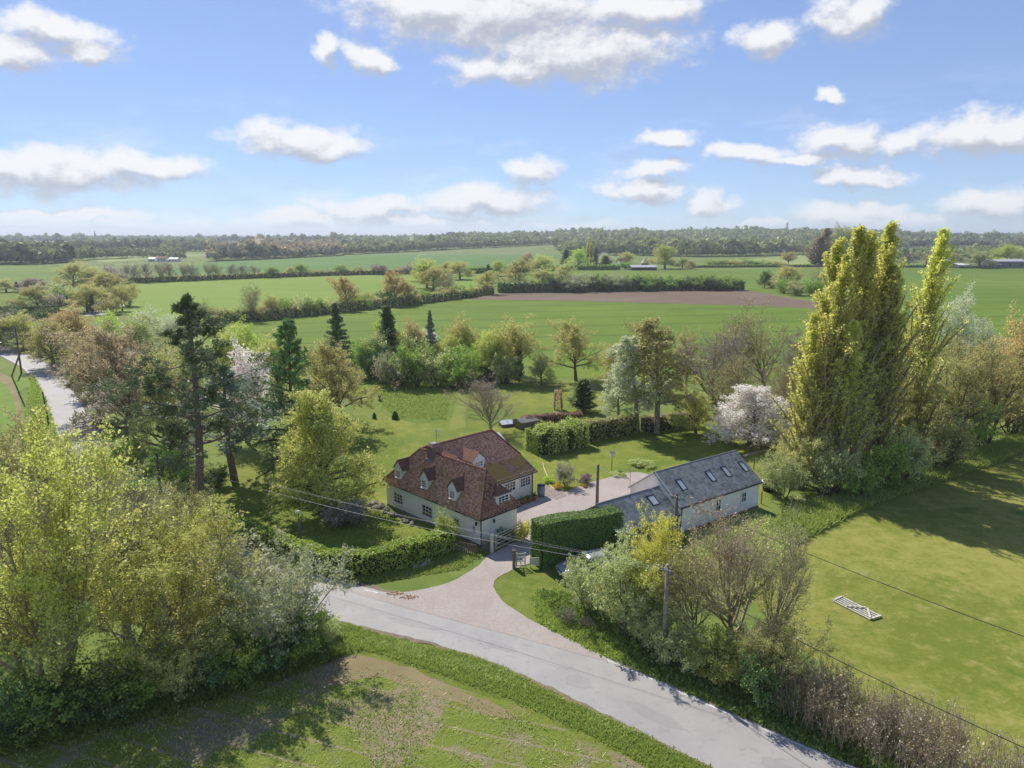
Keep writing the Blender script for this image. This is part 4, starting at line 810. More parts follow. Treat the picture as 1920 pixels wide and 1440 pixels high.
# ------------------------------------------------------------------ buildings
def tiles(rng, o, a, s, W, S, tw, th, x0=lambda t: 0.0, x1=None, thick=0.03, jit=0.012):
    """rows of overlapping tiles on a roof plane: o eave corner, a along the eave, s up the slope (unit), W width, S slope length;
    x0(t), x1(t): clipped extent at slope fraction t"""
    o, a, s = (np.array(q, float) for q in (o, a, s)); nn = np.cross(a, s); nn = nn/np.linalg.norm(nn)
    x1 = x1 or (lambda t: W); vs_, fs_, lv = [], [], []; rows = int(S/th)
    for r in range(rows):
        t = (r+0.5)/rows; xa, xb = x0(t), x1(t)
        if xb-xa < 0.05: continue
        x = np.arange(xa-(tw/2 if r % 2 else 0), xb, tw); l = np.maximum(x, xa); rt = np.minimum(x+tw*0.97, xb); ok = rt-l > 0.02; l, rt = l[ok], rt[ok]; k = len(l)
        if not k: continue
        z0 = thick + rng.uniform(-jit, jit, k); y0 = r*th + rng.uniform(-0.012, 0.012, k) - 0.02; y1 = (r+1)*th + 0.03
        P = lambda xx, yy, zz: o + xx[:, None]*a + (yy if np.ndim(yy) else np.full(k, yy))[:, None]*s + (zz if np.ndim(zz) else np.full(k, zz))[:, None]*nn
        q = np.stack([P(l, y0, z0), P(rt, y0, z0+rng.uniform(-jit/2, jit/2, k)), P(rt, y1, 0.006), P(l, y1, 0.006), P(l, y0, 0.0), P(rt, y0, 0.0)], 1)
        b = sum(len(v) for v in vs_); vs_.append(q.reshape(-1, 3)); i = b + np.arange(k)[:, None]*6
        fs_ += [i+np.array([[0, 1, 2, 3]]), i+np.array([[4, 5, 1, 0]])]; u = rng.uniform(0, 1, k); lv += [u, u*0.6]
    return np.concatenate(vs_), np.concatenate(fs_), np.concatenate(lv)
def tile_obj(name, planes, mat, parent):
    vs_, fs_, lv, b = [], [], [], 0
    for v, f, l in planes: vs_.append(v); fs_.append(f+b); lv.append(l); b += len(v)
    o = link(name, np_mesh(name, np.concatenate(vs_), np.concatenate(fs_), mat, np.concatenate(lv)), parent); o['kind'] = 'stuff'; return o
def window(parent, o, x, n_, w, h, cols, rows, name='window', sill=True):
    """o: centre of the opening on the wall, x along it, n_ outwards"""
    o, x, n_ = Vector(o), Vector(x).normalized(), Vector(n_).normalized(); z = Vector((0, 0, 1)); fr = 0.10
    m = MB(); c = o - x*w/2 - z*h/2 + n_*0.003
    m.obox(c, x*w, z*fr, n_*0.07); m.obox(c+z*(h-fr), x*w, z*fr, n_*0.07); m.obox(c+z*fr, x*fr, z*(h-2*fr), n_*0.07); m.obox(c+z*fr+x*(w-fr), x*fr, z*(h-2*fr), n_*0.07)
    if sill: m.obox(c-x*0.06-z*0.05, x*(w+0.12), z*0.048, n_*0.13)
    win = m.build(name, m_white, parent)
    g = MB(); g.obox(c+x*fr+z*fr, x*(w-2*fr), z*(h-2*fr), n_*0.022); g.build('pane', m_glass, win)
    b = MB(); iw, ih = w-2*fr, h-2*fr
    for k in range(1, cols):
        t = 0.085 if (cols % 2 == 0 or cols > 3) and k % 2 == 0 else 0.055
        b.obox(c+x*(fr+iw*k/cols-t/2)+z*fr, x*t, z*ih, n_*0.045)
    for k in range(1, rows): b.obox(c+x*fr+z*(fr+ih*k/rows-0.024), x*iw, z*0.048, n_*0.04)
    if b.v: b.build('glazing_bars', m_white, win)
    return win
TR = np.random.default_rng(3)
def cottage():
    e = empty('cottage', (-11.4, 61.26, 0), math.radians(-45))
    tag(e, 'cream rendered cottage with mossy red clay tile roof and white dormers', 'house')
    EZ, RZ = 2.45, 5.55
    w = MB(); w.box(0, 12.7, 0, 4.0, -0.3, 2.52); w.build('wall', m_render, e)
    w = MB(); w.box(0.02, 7.3, 4.003, 11.7, -0.3, 2.46); w.prism([(2.6, 11.68, 5.2), (5.35, 11.68, 3.3), (7.25, 11.68, 2.4), (0.05, 11.68, 2.4)], (0, -1, 0), 0.3); w.build('rear_wing_wall', m_render, e)
    # roof boards under the tiles
    def board(name, polys, mat=m_tile_dark):
        m = MB()
        for p in polys: m.add(p, [tuple(range(len(p)))])
        return m.build(name, mat, e)
    A = dict(fl=(-0.2, -0.25, EZ), fr=(12.9, -0.25, EZ), br=(12.9, 4.25, EZ), rl=(2.6, 2.0, RZ), rr=(11.2, 2.0, RZ))
    rf = board('front_roof', [[A['fl'], A['fr'], A['rr'], A['rl']], [A['fr'], A['br'], A['rr']], [A['br'], (2.6, 4.25, EZ), A['rl'], A['rr']]])
    rb = board('rear_roof', [[(-0.2, -0.25, EZ), A['rl'], (2.6, 10.7, RZ), (-0.2, 11.95, EZ)], [(2.6, 2, RZ), (5.4, 2, 3.42), (5.4, 11.9, 3.42), (2.6, 10.7, RZ)], [(5.4, 4.1, 3.42), (7.55, 4.1, 2.30), (7.55, 11.95, 2.30), (5.4, 11.9, 3.42)],
                             [(2.6, 10.7, RZ), (5.4, 11.9, 3.42), (7.55, 11.95, 2.3), (-0.2, 11.95, EZ)]])
    def plane(p_eave0, p_eave1, p_top, **k):
        o = np.array(p_eave0, float); a = np.array(p_eave1, float)-o; W = np.linalg.norm(a); a /= W
        s = np.array(p_top, float)-o; s -= a*(s@a); S = np.linalg.norm(s); return tiles(TR, o, a, s/S, W, S, 0.165, 0.11, **k), W
    W1 = 13.1
    t1 = plane(A['fl'], A['fr'], A['rl'], x0=lambda t: 2.8*t, x1=lambda t: 13.1-1.7*t)[0]
    t2 = plane(A['fr'], A['br'], A['rr'], x0=lambda t: 2.25*t, x1=lambda t: 4.5-2.25*t)[0]
    t3 = plane((-0.2, 11.95, EZ), A['fl'], (2.6, 10.7, RZ), x0=lambda t: 1.25*t, x1=lambda t: 12.2-2.25*t)[0]
    t4 = plane((5.4, 2, 3.42), (5.4, 11.9, 3.42), (2.6, 2, RZ), x1=lambda t: 9.9-1.2*t)[0]
    t5 = plane((7.55, 4.2, 2.30), (7.55, 11.95, 2.30), (5.4, 4.2, 3.42))[0]
    tile_obj('front_tiles', [t1], m_tile, rf); tile_obj('hip_tiles', [t2], m_tile_dark, rf); tile_obj('garden_side_tiles', [t3], m_tile_moss, rb); tile_obj('rear_tiles', [t4], m_tile, rb); tile_obj('catslide_tiles', [t5], m_tile_moss, rb)  # hip faces away from the sun: its shade is put into darker tiles
    def ridge(p, q, par, mat=m_tile_dark):
        m = MB(); p, q = Vector(p), Vector(q); k = max(2, int((q-p).length/0.4))
        for i in range(k): m.tube([p.lerp(q, i/k)+Vector((0, 0, 0.02)), p.lerp(q, (i+0.97)/k)+Vector((0, 0, 0.035))], [0.10, 0.115], 6)
        o = m.build('ridge_tiles', mat, par); o['kind'] = 'stuff'
    ridge(A['rl'], A['rr'], rf); ridge(A['fr'], A['rr'], rf); ridge(A['fl'], A['rl'], rf); ridge((2.6, 2, RZ), (2.6, 10.7, RZ), rb); ridge((2.6, 10.7, RZ), (5.4, 11.9, 3.42), rb)
    # gutters and drain pipes
    g = MB(); g.tube([(-0.2, -0.32, EZ-0.06), (12.96, -0.32, EZ-0.06)], 0.055, 6); g.tube([(12.97, -0.3, EZ-0.06), (12.97, 4.25, EZ-0.06)], 0.055, 6); g.tube([(7.62, 4.4, 2.22), (7.62, 11.95, 2.22)], 0.055, 6); g.build('gutter', m_black, e)
    for x, y in ((12.76, -0.07), (7.37, 11.5)): MB().tube([(x, y, 0), (x, y, 2.35)], 0.045, 6).build('drain_pipe', m_black, e)
    # chimney with pots
    c = MB(); c.box(4.05, 4.85, 1.55, 2.45, 4.6, 6.15); c.box(3.98, 4.92, 1.48, 2.52, 6.153, 6.28); c.box(4.1, 4.8, 1.6, 2.4, 6.283, 6.36); ch = c.build('chimney', m_brickred, e)
    p = MB(); p.box(4.2, 4.7, 1.7, 2.3, 6.363, 6.46); p.build('chimney_cap', m_lead, ch)
    fl = MB(); fl.box(3.99, 4.91, 1.45, 1.53, 4.7, 5.1); fl.build('flashing', m_lead, ch)
    a = MB(); a.tube([(4.0, 2.7, 5.2), (4.0, 2.7, 7.6)], 0.025, 5); a.bar((3.6, 2.7, 7.35), (4.5, 2.7, 7.35), 0.03)
    for k in range(7): a.bar((3.62+k*0.14, 2.48, 7.36), (3.62+k*0.14, 2.92, 7.36), 0.016)
    a.bar((3.75, 2.5, 6.9), (4.25, 2.9, 6.9), 0.025); a.build('aerial', m_metal, e)
    # dormers: o sill centre, outwards n_, back into the roof
    def dormer(o, n_, w, hs, ha, depth, hip=False, cols=2, rows=3):
        o, n_ = Vector(o), Vector(n_); x = Vector((-n_.y, n_.x, 0)); z = Vector((0, 0, 1)); bk = -n_
        m = MB(); out = [o-x*w*0.36, o+x*w*0.36, o+x*w/2+z*hs, o+z*ha, o-x*w/2+z*hs]
        if hip: out = [o-x*w/2, o+x*w/2, o+x*w/2+z*hs, o-x*w/2+z*hs]
        m.prism(out, bk, depth); d = m.build('dormer', m_white, e)
        r = MB(); ov = 0.13
        if not hip:
            for sg in (-1, 1):
                p0 = o+z*(ha+0.05)+n_*0.1; p1 = o+x*sg*(w/2+ov)+z*(hs-0.12)+n_*0.1; th = z*0.06
                r.obox(p0, p1-p0, bk*(depth+0.3), th)
        else:
            p = [o-x*(w/2+ov)+z*hs+n_*ov, o+x*(w/2+ov)+z*hs+n_*ov, o+x*(w/2+ov)+z*hs+bk*depth, o-x*(w/2+ov)+z*hs+bk*depth, o+z*(hs+0.75)+bk*0.55, o+z*(hs+0.75)+bk*(depth+0.4)]
            r.add(p, [(0, 1, 4), (1, 2, 5, 4), (3, 0, 4, 5), (0, 3, 2, 1)])
        r.build('dormer_roof', m_tile_dark, d)
        ww, wh = (w*0.60, hs*0.76) if not hip else (w*0.86, hs*0.88)
        wn = window(e, o+z*(0.06+wh/2 + (0.02 if hip else 0.04)), -x if False else x, n_, ww, wh, cols, rows, 'dormer_window')
        return d
    for k, x in enumerate((1.75, 5.45, 9.15)): dormer((x, 0.12, 2.98), (0, -1, 0), 1.15, 0.98, 1.66, 1.5, cols=2, rows=3)
    dormer((12.55, 2.55, 2.56), (1, 0, 0), 1.5, 1.22, 0, 1.4, hip=True, cols=3, rows=4)
    dormer((5.55, 6.3, 3.42), (1, 0, 0), 1.6, 0.8, 1.45, 2.0, cols=4, rows=2)
    dormer((5.35, 3.9, 3.55), (1, 0, 0), 1.2, 0.8, 1.4, 2.0, cols=2, rows=2)
    # windows and door
    for x, ww, hh, cl, rw, z in ((1.85, 1.45, 1.05, 3, 3, 1.2), (5.95, 1.5, 1.1, 3, 3, 1.15), (9.6, 1.15, 1.15, 3, 3, 1.15), (11.9, 0.5, 0.72, 2, 2, 1.3)):
        window(e, (x, 0, z), (1, 0, 0), (0, -1, 0), ww, hh, cl, rw)
    window(e, (7.3, 8.5, 1.5), (0, 1, 0), (1, 0, 0), 1.5, 1.0, 4, 3); window(e, (7.3, 10.55, 1.5), (0, 1, 0), (1, 0, 0), 1.5, 1.0, 4, 3)
    MB().obox((7.303, 6.2, 0), (0, 0.9, 0), (0, 0, 1.95), (0.05, 0, 0)).build('door', m_wood_pale, e)
    # wall lanterns, porch rail
    for (o, nn) in (((12.35, -0.003, 2.0), Vector((0, -1, 0))), ((12.703, 1.2, 2.0), Vector((1, 0, 0)))):
        o = Vector(o); m = MB(); m.bar(o, o+nn*0.2, 0.03); m.lathe([(0.0, 0.14), (0.12, 0.05), (0.1, 0.03), (0.07, -0.2), (0.0, -0.22)], 6, o+nn*0.22); m.build('wall_lantern', m_black, e)
    p = MB()
    for x in (9.9, 11.0): p.box(x, x+0.1, -0.95, -0.85, 0, 1.15)
    p.bar((9.9, -0.9, 1.1), (11.1, -0.9, 1.1), 0.08); p.bar((9.95, -0.9, 1.05), (9.95, 0.0, 1.5), 0.08); p.build('porch_rail', m_wood, e)
    # cream stub of the plinth
    q = MB(); q.box(-0.02, 12.72, -0.025, -0.004, -0.1, 0.22); q.box(12.704, 12.724, 0, 4.0, -0.1, 0.22); q.build('plinth', m_lead, e)
    return e
cottage()

BARN_O = Vector((13.65, 54.75, 0)); BARN_A = math.atan2(0.58, 0.81)
def to_barn(p): return Matrix.Rotation(-BARN_A, 3, 'Z') @ (p - BARN_O)
def slates(e, x0, x1, depth, ez, rz, par_name):
    h = depth/2; ov = 0.22; sl = Vector((0, h, rz-ez)).normalized(); S = math.hypot(h, rz-ez)+ov
    m = MB()
    for sg in (0, 1):
        y = (lambda d: d) if sg == 0 else (lambda d: depth-d); k = ov*sl.y
        p = [(x0-0.12, y(-k), ez-ov*sl.z), (x1+0.12, y(-k), ez-ov*sl.z), (x1+0.12, y(h), rz), (x0-0.12, y(h), rz)]
        m.add(p + [(a, b, c-0.07) for a, b, c in p], [(0, 1, 2, 3), (7, 6, 5, 4), (0, 4, 5, 1), (1, 5, 6, 2), (2, 6, 7, 3), (3, 7, 4, 0)])
    r = m.build(par_name, m_slate, e); pl = []
    pl.append(tiles(TR, (x0-0.13, -ov*sl.y, ez-ov*sl.z), (1, 0, 0), (0, sl.y, sl.z), x1-x0+0.26, S, 0.40, 0.30, thick=0.022, jit=0.006))
    pl.append(tiles(TR, (x1+0.13, depth+ov*sl.y, ez-ov*sl.z), (-1, 0, 0), (0, -sl.y, sl.z), x1-x0+0.26, S, 0.40, 0.30, thick=0.022, jit=0.006))
    tile_obj('slates', pl, m_slate, r)
    g = MB(); g.tube([(x0-0.14, h, rz+0.02), (x1+0.14, h, rz+0.02)], 0.09, 6); g.build('ridge_cap', m_lead, r)
    return r, sl
def rooflight(e, xc, t, ez, h, sl, w=0.55, l=0.95):
    """t: distance up the slope to its lower edge"""
    o = Vector((xc-w/2, 0, ez)) + sl*t; nn = Vector((0, -sl.z, sl.y)); x = Vector((1, 0, 0)); b = 0.07
    m = MB(); o2 = o + nn*0.03
    m.obox(o2, x*w, sl*b, nn*0.07); m.obox(o2+sl*(l-b), x*w, sl*b, nn*0.07); m.obox(o2+sl*b, x*b, sl*(l-2*b), nn*0.07); m.obox(o2+sl*b+x*(w-b), x*b, sl*(l-2*b), nn*0.07)
    r = m.build('rooflight', m_black, e); MB().obox(o2+sl*b+x*b, x*(w-2*b), sl*(l-2*b), nn*0.045).build('pane', m_skyglass, r)
def barn():
    e = empty('barn', BARN_O, BARN_A); tag(e, 'long white weatherboarded barn with grey slate roof and rooflights', 'barn')
    L, D, ez, rz = 10.7, 5.56, 2.56, 4.6
    w = MB(); w.prism([(0, 0, -0.3), (0, D, -0.3), (0, D, ez), (0, D/2, rz-0.05), (0, 0, ez)], (1, 0, 0), L); w.build('wall', m_board, e)
    for k in range(11):                                                # weatherboards on the two faces in view
        z = 0.15+k*0.21; MB().obox((0.03, -0.004, z), (L-0.06, 0, 0), (0, -0.022, 0.015), (0, 0.014, 0.195)).build('weatherboard', m_board, e)
    _, sl = slates(e, 0, L, D, ez, rz, 'roof')
    for px, py in ((1262, 900), (1319, 885), (1346, 876), (1379, 867)):
        q = to_barn(G(px, py, 3.75)); rooflight(e, q.x, 1.1, ez, D/2, sl, 0.62, 1.15)
    for px, py, ww, hh in ((1392, 934, 0.75, 1.0), (1344, 950, 0.75, 1.2)):
        q = to_barn(G(px, py, 1.3)); window(e, (q.x, -0.028, 1.45), (1, 0, 0), (0, -1, 0), ww, hh, 2, 2)
    g = MB(); g.tube([(-0.1, -0.27, ez-0.2), (L+0.1, -0.27, ez-0.2)], 0.055, 6); g.tube([(0.15, -0.2, ez-0.2), (0.15, -0.08, 0.0)], 0.045, 6); g.build('gutter', m_black, e)
    b = MB(); b.box(-0.02, L+0.02, -0.06, -0.03, -0.1, 0.16); b.build('brick_base', m_brickred, e)
    v = MB(); v.obox((-0.03, -0.2, ez-0.22), (-0.04, 0, 0), (0, D/2+0.2, rz-ez+0.2), (0, 0, 0.16)); v.obox((-0.03, D+0.2, ez-0.22), (-0.04, 0, 0), (0, -D/2-0.2, rz-ez+0.2), (0, 0, 0.16)); v.build('bargeboard', m_white, e)
barn()
def garage():
    e = empty('garage', BARN_O, BARN_A); tag(e, 'low slate-roofed garage joined to the left end of the barn', 'garage')
    L0, D, ez, rz = -6.9, 4.56, 2.0, 3.5
    w = MB(); w.prism([(L0, 0.01, -0.3), (L0, D, -0.3), (L0, D, ez), (L0, D/2, rz-0.05), (L0, 0.01, ez)], (1, 0, 0), 6.88); w.build('wall', m_wood, e)
    _, sl = slates(e, L0, -0.13, D, ez, rz, 'roof'); q = to_barn(G(1227, 940, 2.9)); rooflight(e, q.x, 1.15, ez, D/2, sl, 0.8, 1.0)
    MB().tube([(L0-0.1, -0.25, ez-0.2), (-0.1, -0.25, ez-0.2)], 0.05, 6).build('gutter', m_black, e)
garage()

def shed(name, px, py, w_px, h, depth, rot, wall, roof, label, cat='barn', rh=0.35, n_win=0, win=None):
    b = G(px, py); L = width_at(b.y, w_px); e = empty(name, (b.x, b.y, 0), rot); tag(e, label, cat)
    m = MB(); m.prism([(-L/2, 0, -0.5), (-L/2, depth, -0.5), (-L/2, depth, h), (-L/2, depth/2, h*(1+rh)), (-L/2, 0, h)], (1, 0, 0), L); m.build('wall', wall, e)
    r = MB(); s = h*rh/(depth/2); o = 0.35
    for y0, sg in ((-o, 1), (depth+o, -1)):
        p = [(-L/2-o, y0, h-s*o+0.04), (L/2+o, y0, h-s*o+0.04), (L/2+o, depth/2, h*(1+rh)+0.06), (-L/2-o, depth/2, h*(1+rh)+0.06)]
        r.add(p+[(a, b_, c+0.2) for a, b_, c in p], [(3, 2, 1, 0), (4, 5, 6, 7), (0, 1, 5, 4), (1, 2, 6, 5), (2, 3, 7, 6), (3, 0, 4, 7)])
    r.build('roof', roof, e)
    for k in range(n_win):
        x = -L/2+L*(k+0.5)/n_win; MB().box(x-0.7, x+0.7, -0.06, -0.01, h*0.3, h*0.72).build('window', win or m_glass, e)
    return e
shed('farm_barn', 1893, 503, 66, 5.2, 16, 0, m_shed, m_roofgrey, 'long grey farm shed with pale roof at the right edge', rh=0.3, n_win=3)
shed('farm_barn', 1775, 501, 30, 5.0, 14, 0.5, m_shed, m_roofgrey, 'small grey gabled shed left of the pale-roofed sheds', rh=0.35, n_win=1)
shed('farm_barn', 1808, 503, 24, 2.4, 10, 0.2, m_shed, m_white, 'tiny shed with a bright white roof beside the grey sheds', rh=0.5)
shed('farm_barn', 1208, 507, 48, 2.2, 10, 0.1, m_barnblack, m_roofgrey, 'low dark open barn with pale roof at the far farm', rh=0.6, n_win=3)
shed('farmhouse', 1172, 502, 20, 4.2, 8, 0.3, m_white, m_tilered, 'small farmhouse with red roof among the farm trees', 'house', rh=0.7, n_win=3)
def oast():
    b = G(1209, 503); e = empty('oast_house', (b.x, b.y, 0)); tag(e, 'pale cone-roofed oast tower at the far farm', 'oast house')
    MB().lathe([(3.0, -0.3), (3.0, 4.1), (0, 4.1)], 14).build('wall', m_tilered, e, True)
    MB().lathe([(3.3, 4.0), (1.6, 6.4), (0.5, 8.0), (0.35, 8.6), (0, 8.7)], 14).build('roof', m_wood_pale, e, True)
oast()
shed('white_house', 284, 491, 12, 2.8, 9, 0.05, m_white, m_roofgrey, 'left white house in the short row beyond the striped field', 'house', 0.5, 3)
shed('white_house', 303, 491, 16, 3.4, 9, 0.0, m_white, m_tilered, 'middle white house in the short row beyond the striped field', 'house', 0.5, 3)
shed('white_house', 324, 491, 16, 2.6, 9, 0.05, m_white, m_roofgrey, 'right white house in the short row beyond the striped field', 'house', 0.5, 3)

# far town on the skyline: little houses, a tower block and a church spire
TOWN = [(8, 461, 10), (30, 463, 9), (300, 470, 10), (350, 463, 14), (372, 462, 12), (335, 464, 12), (365, 458, 10), (664, 456, 8), (690, 458, 10), (640, 455, 9), (720, 456, 12), (745, 457, 10), (770, 455, 12), (800, 456, 14), (815, 458, 9), (1046, 457, 20), (1020, 466, 14), (900, 455, 10), (955, 455, 9), (675, 462, 8)]
for i, (px, py, w) in enumerate(TOWN):
    d = ray(px, py); y = 2000 if px > 600 else 1750; x = d.x/d.y*y; z = float(hill(x, y)); top = CAM_H + d.z/d.y*y
    L = w*y/F_PX; e = empty('town_house', (x, y, z), PR.uniform(-0.5, 0.5)); hh = max(5.0, top-z+3)
    tag(e, '%s, %s town building from the left on the skyline' % (('pale walled', 'grey roofed', 'white walled')[i % 3], ORD[sorted(t[0] for t in TOWN).index(px)]), 'house', 'town buildings on the skyline')
    m = MB(); m.prism([(-L/2, 0, -2), (-L/2, 9, -2), (-L/2, 9, hh), (-L/2, 4.5, hh+2.6), (-L/2, 0, hh)], (1, 0, 0), L); m.build('wall', m_white if i % 3 != 1 else m_board, e)
    r = MB()
    for y0 in (-0.5, 9.5): r.add([(-L/2-0.3, y0, hh-0.2), (L/2+0.3, y0, hh-0.2), (L/2+0.3, 4.5, hh+2.9), (-L/2-0.3, 4.5, hh+2.9)], [(0, 1, 2, 3)])
    r.build('roof', m_tilered if i % 2 else m_roofgrey, e)
def skyline_block():
    y = 2300; d = ray(846, 442); x = d.x/d.y*y; z = float(hill(x, y)); e = empty('tower_block', (x, y, z)); tag(e, 'dark square block rising above the skyline trees', 'building')
    t = CAM_H + d.z/d.y*y - z + 9; m = MB(); m.box(-17, 17, 0, 14, -2, t); m.box(-22, -17.01, 2, 12, -2, t-6); m.build('wall', m_shed, e)
    MB().box(-12, 12, 3, 11, t+0.01, t+3).build('roof_plant', m_lead, e)
    y = 2400; d = ray(178, 440); x = d.x/d.y*y; z = float(hill(x, y)); e = empty('church', (x, y, z)); tag(e, 'thin church spire on the far left skyline', 'church')
    MB().box(-3, 3, -3, 3, -2, 18).build('tower', m_shed, e); MB().lathe([(3, 18), (0.1, 33)], 8).build('spire', m_lead, e)
skyline_block()
def pylon(px, py_base, py_top, y, label):
    d = ray(px, py_base); x = d.x/d.y*y; z = float(hill(x, y)); zt = CAM_H + ray(px, py_top).z/ray(px, py_top).y*y - z
    e = empty('pylon', (x, y, z)); tag(e, label, 'pylon', 'electricity pylons on the skyline'); h = zt; b = h*0.09; t = 0.55
    m = MB()
    for sx in (-1, 1):
        for sy in (-1, 1): m.bar((sx*b, sy*b, 0), (sx*h*0.018, sy*h*0.018, h), t)
    for k in range(8):
        z0, z1 = h*k/8, h*(k+1)/8; r0, r1 = b+(h*0.018-b)*k/8, b+(h*0.018-b)*(k+1)/8
        for sy in (-1, 1): m.bar((-r0, sy*r0, z0), (r1, sy*r1, z1), t*0.6); m.bar((r0, sy*r0, z0), (-r1, sy*r1, z1), t*0.6)
    m.build('tower', m_metal, e)
    for zz, w in ((0.62, 0.2), (0.78, 0.24), (0.92, 0.18)):
        a = MB(); a.bar((-h*w, 0, h*zz), (h*w, 0, h*zz), t); a.bar((-h*w, 0, h*zz), (0, 0, h*(zz+0.06)), t*0.7); a.bar((h*w, 0, h*zz), (0, 0, h*(zz+0.06)), t*0.7); a.build('crossarm', m_metal, e)
pylon(1278, 441, 427, 2500, 'small pylon furthest left on the wooded skyline')
pylon(1324, 440, 424, 2400, 'pylon second from left on the wooded skyline')
pylon(1475, 438, 417, 2200, 'tallest pylon on the skyline left of the poplars')
pylon(1862, 446, 430, 2400, 'pylon on the skyline at far right')

# ------------------------------------------------------------------ hedges
solid('field_core', (0.15, 0.15, 0.06), (0.09, 0.10, 0.04), 0.3, 0.95)
def hedge(name, path, width, height, lf, label, size=0.13, jit=0.75, dens=260, core=None, wob=0.12, seed=1, cat='hedge', rounded=0.35, group=None):
    """path of (x, y) points; leafy shell round a twiggy core"""
    rng = np.random.default_rng(seed); c = smooth_open([(x, y, 0) for x, y in path], 8) if len(path) > 2 else [Vector((x, y, 0)) for x, y in path]
    pts = np.array([tuple(p) for p in c]); seg = np.diff(pts, axis=0); L = np.linalg.norm(seg, axis=1); cum = np.concatenate([[0], np.cumsum(L)]); T = cum[-1]
    e = empty(name, tuple(pts[len(pts)//2])); tag(e, label, cat, group); off = pts[len(pts)//2]
    def at(s):
        i = np.clip(np.searchsorted(cum, s)-1, 0, len(L)-1); f = ((s-cum[i])/L[i])[:, None]; d = seg[i]/L[i][:, None]
        return pts[i]*(1-f)+pts[i+1]*f, np.stack([-d[:, 1], d[:, 0], 0*d[:, 0]], 1), d
    per = 2*height+width; n_ = int(T*per*dens*0.5)
    s = rng.uniform(0, T, n_); u = rng.uniform(0, per, n_); p, sd, dr = at(s)
    lump = wob*(np.sin(s*1.7+seed)+np.sin(s*3.9+2*seed)*0.6+rng.normal(0, 0.5, n_))
    y = np.where(u < height, -width/2, np.where(u < height+width, u-height-width/2, width/2)); z = np.where(u < height, u, np.where(u < height+width, height, per-u))
    edge = np.clip((z/height-(1-rounded))/max(rounded, 1e-3), 0, 1); yy = y*(1-0.22*edge**2)
    nn = np.where((u < height)[:, None], -sd, np.where((u < height+width)[:, None], np.array([[0, 0, 1.]]), sd)); nn = unit(nn + np.array([0, 0, 0.35]))
    q = p + sd*yy[:, None] + np.array([0, 0, 1.])*(z*(1+0.03*np.sin(s*0.9)))[:, None] + nn*lump[:, None]*0.6
    ends = []
    for s0, sg in ((0.0, -1), (T, 1)):
        k = int(width*height*dens*0.5); ee, sd2, dr2 = at(np.full(k, max(min(s0, T-1e-3), 1e-3))); ends.append(ee + sd2*rng.uniform(-width/2, width/2, k)[:, None]*0.9 + np.array([0, 0, 1.])*rng.uniform(0, height, k)[:, None] + dr2*sg*rng.uniform(0, 0.15, k)[:, None])
    q = np.concatenate([q]+ends); nn = np.concatenate([nn]+[rng.normal(0, 1, x.shape) for x in ends]); q[:, 2] = np.maximum(q[:, 2], 0.02)
    v, f = cards(rng, q-off, np.full(len(q), size), jit, 0.65, nrm=nn)
    link('foliage', np_mesh('hedge_foliage', v, f, LF[lf], rng.uniform(0, 1, len(f))), e)
    m = MB(); P, S_, _ = at(np.linspace(0.02, T-0.02, max(3, int(T/0.6)))); k = 0.86; vs_, fs_ = [], []
    for a, b in zip(P-off, S_):
        for yy_, zz in ((-1, 0), (-1, 0.8), (-0.7, 0.95), (0.7, 0.95), (1, 0.8), (1, 0)): vs_.append(tuple(a+b*yy_*width/2*k+np.array([0, 0, zz*height*0.97])))
    for i in range(len(P)-1):
        for j in range(5): fs_.append((i*6+j, i*6+j+1, i*6+j+7, i*6+j+6))
    fs_ += [(5, 4, 3, 2, 1, 0), tuple(range((len(P)-1)*6, len(P)*6))]; m.add(vs_, fs_); m.build('branches', core or MATS['hedge_core'], e)
    return e
solid('hedge_core', (0.035, 0.05, 0.014), (0.02, 0.03, 0.01), 3, 0.95)
hedge('front_hedge', [(-27, 57.6), (-22.6, 54.3), (-18.5, 51.4), (-15.6, 49.4), (-13.6, 48.1), (-11.4, 47.9), (-9.0, 48.9), (-6.6, 50.6), (-5.0, 52.0)], 1.5, 1.65, 'hedge', 'long clipped green hedge curving along the lawn to the gate', 0.15, dens=300, seed=2)
hedge('yew_hedge', [(1.85, 49.25), (8.1, 52.1)], 2.0, 3.4, 'yew', 'tall smooth block of clipped dark yew beside the drive', 0.085, jit=0.4, dens=1100, wob=0.012, seed=3, rounded=0.1)
hedge('laurel_hedge', [(2.3, 77.5), (5.2, 79.2), (8.0, 81.6)], 3.2, 2.6, 'laurel', 'rounded leafy laurel hedge behind the rear wing', 0.2, dens=200, seed=4, wob=0.55, rounded=0.6)
hedge('garden_hedge', [(8.6, 82.2), (12.0, 84.4), (15.2, 85.8)], 1.7, 2.3, 'olive', 'brownish clipped hedge left of the birches', 0.15, dens=200, seed=5, wob=0.15)
hedge('beech_hedge', [(1.4, 89.0), (5.0, 90.6), (9.2, 91.2)], 1.2, 1.25, 'beech', 'low purple-brown beech hedge on the far lawn', 0.14, dens=240, seed=6)
hedge('garden_hedge', [(16.5, 86.3), (20.5, 88.2), (24.0, 89.2)], 1.3, 1.9, 'bud', 'bare brown hedge behind the birch trunks', 0.13, dens=160, seed=7)
def px_path(l): return [tuple(G(*p)[:2]) for p in l]
hedge('field_hedge', px_path([(1300, 502), (1380, 501.5), (1460, 501), (1545, 500.5)]), 2.5, 2.0, 'green', 'thin dark field hedge left of the poplar tops', 0.9, dens=3, core=MATS['field_core'], seed=8)
hedge('field_hedge', px_path([(1690, 502), (1760, 501.5), (1800, 503), (1860, 503.5)]), 2.5, 2.0, 'dark', 'thin dark field hedge in front of the grey sheds', 0.9, dens=3, core=MATS['field_core'], seed=9)
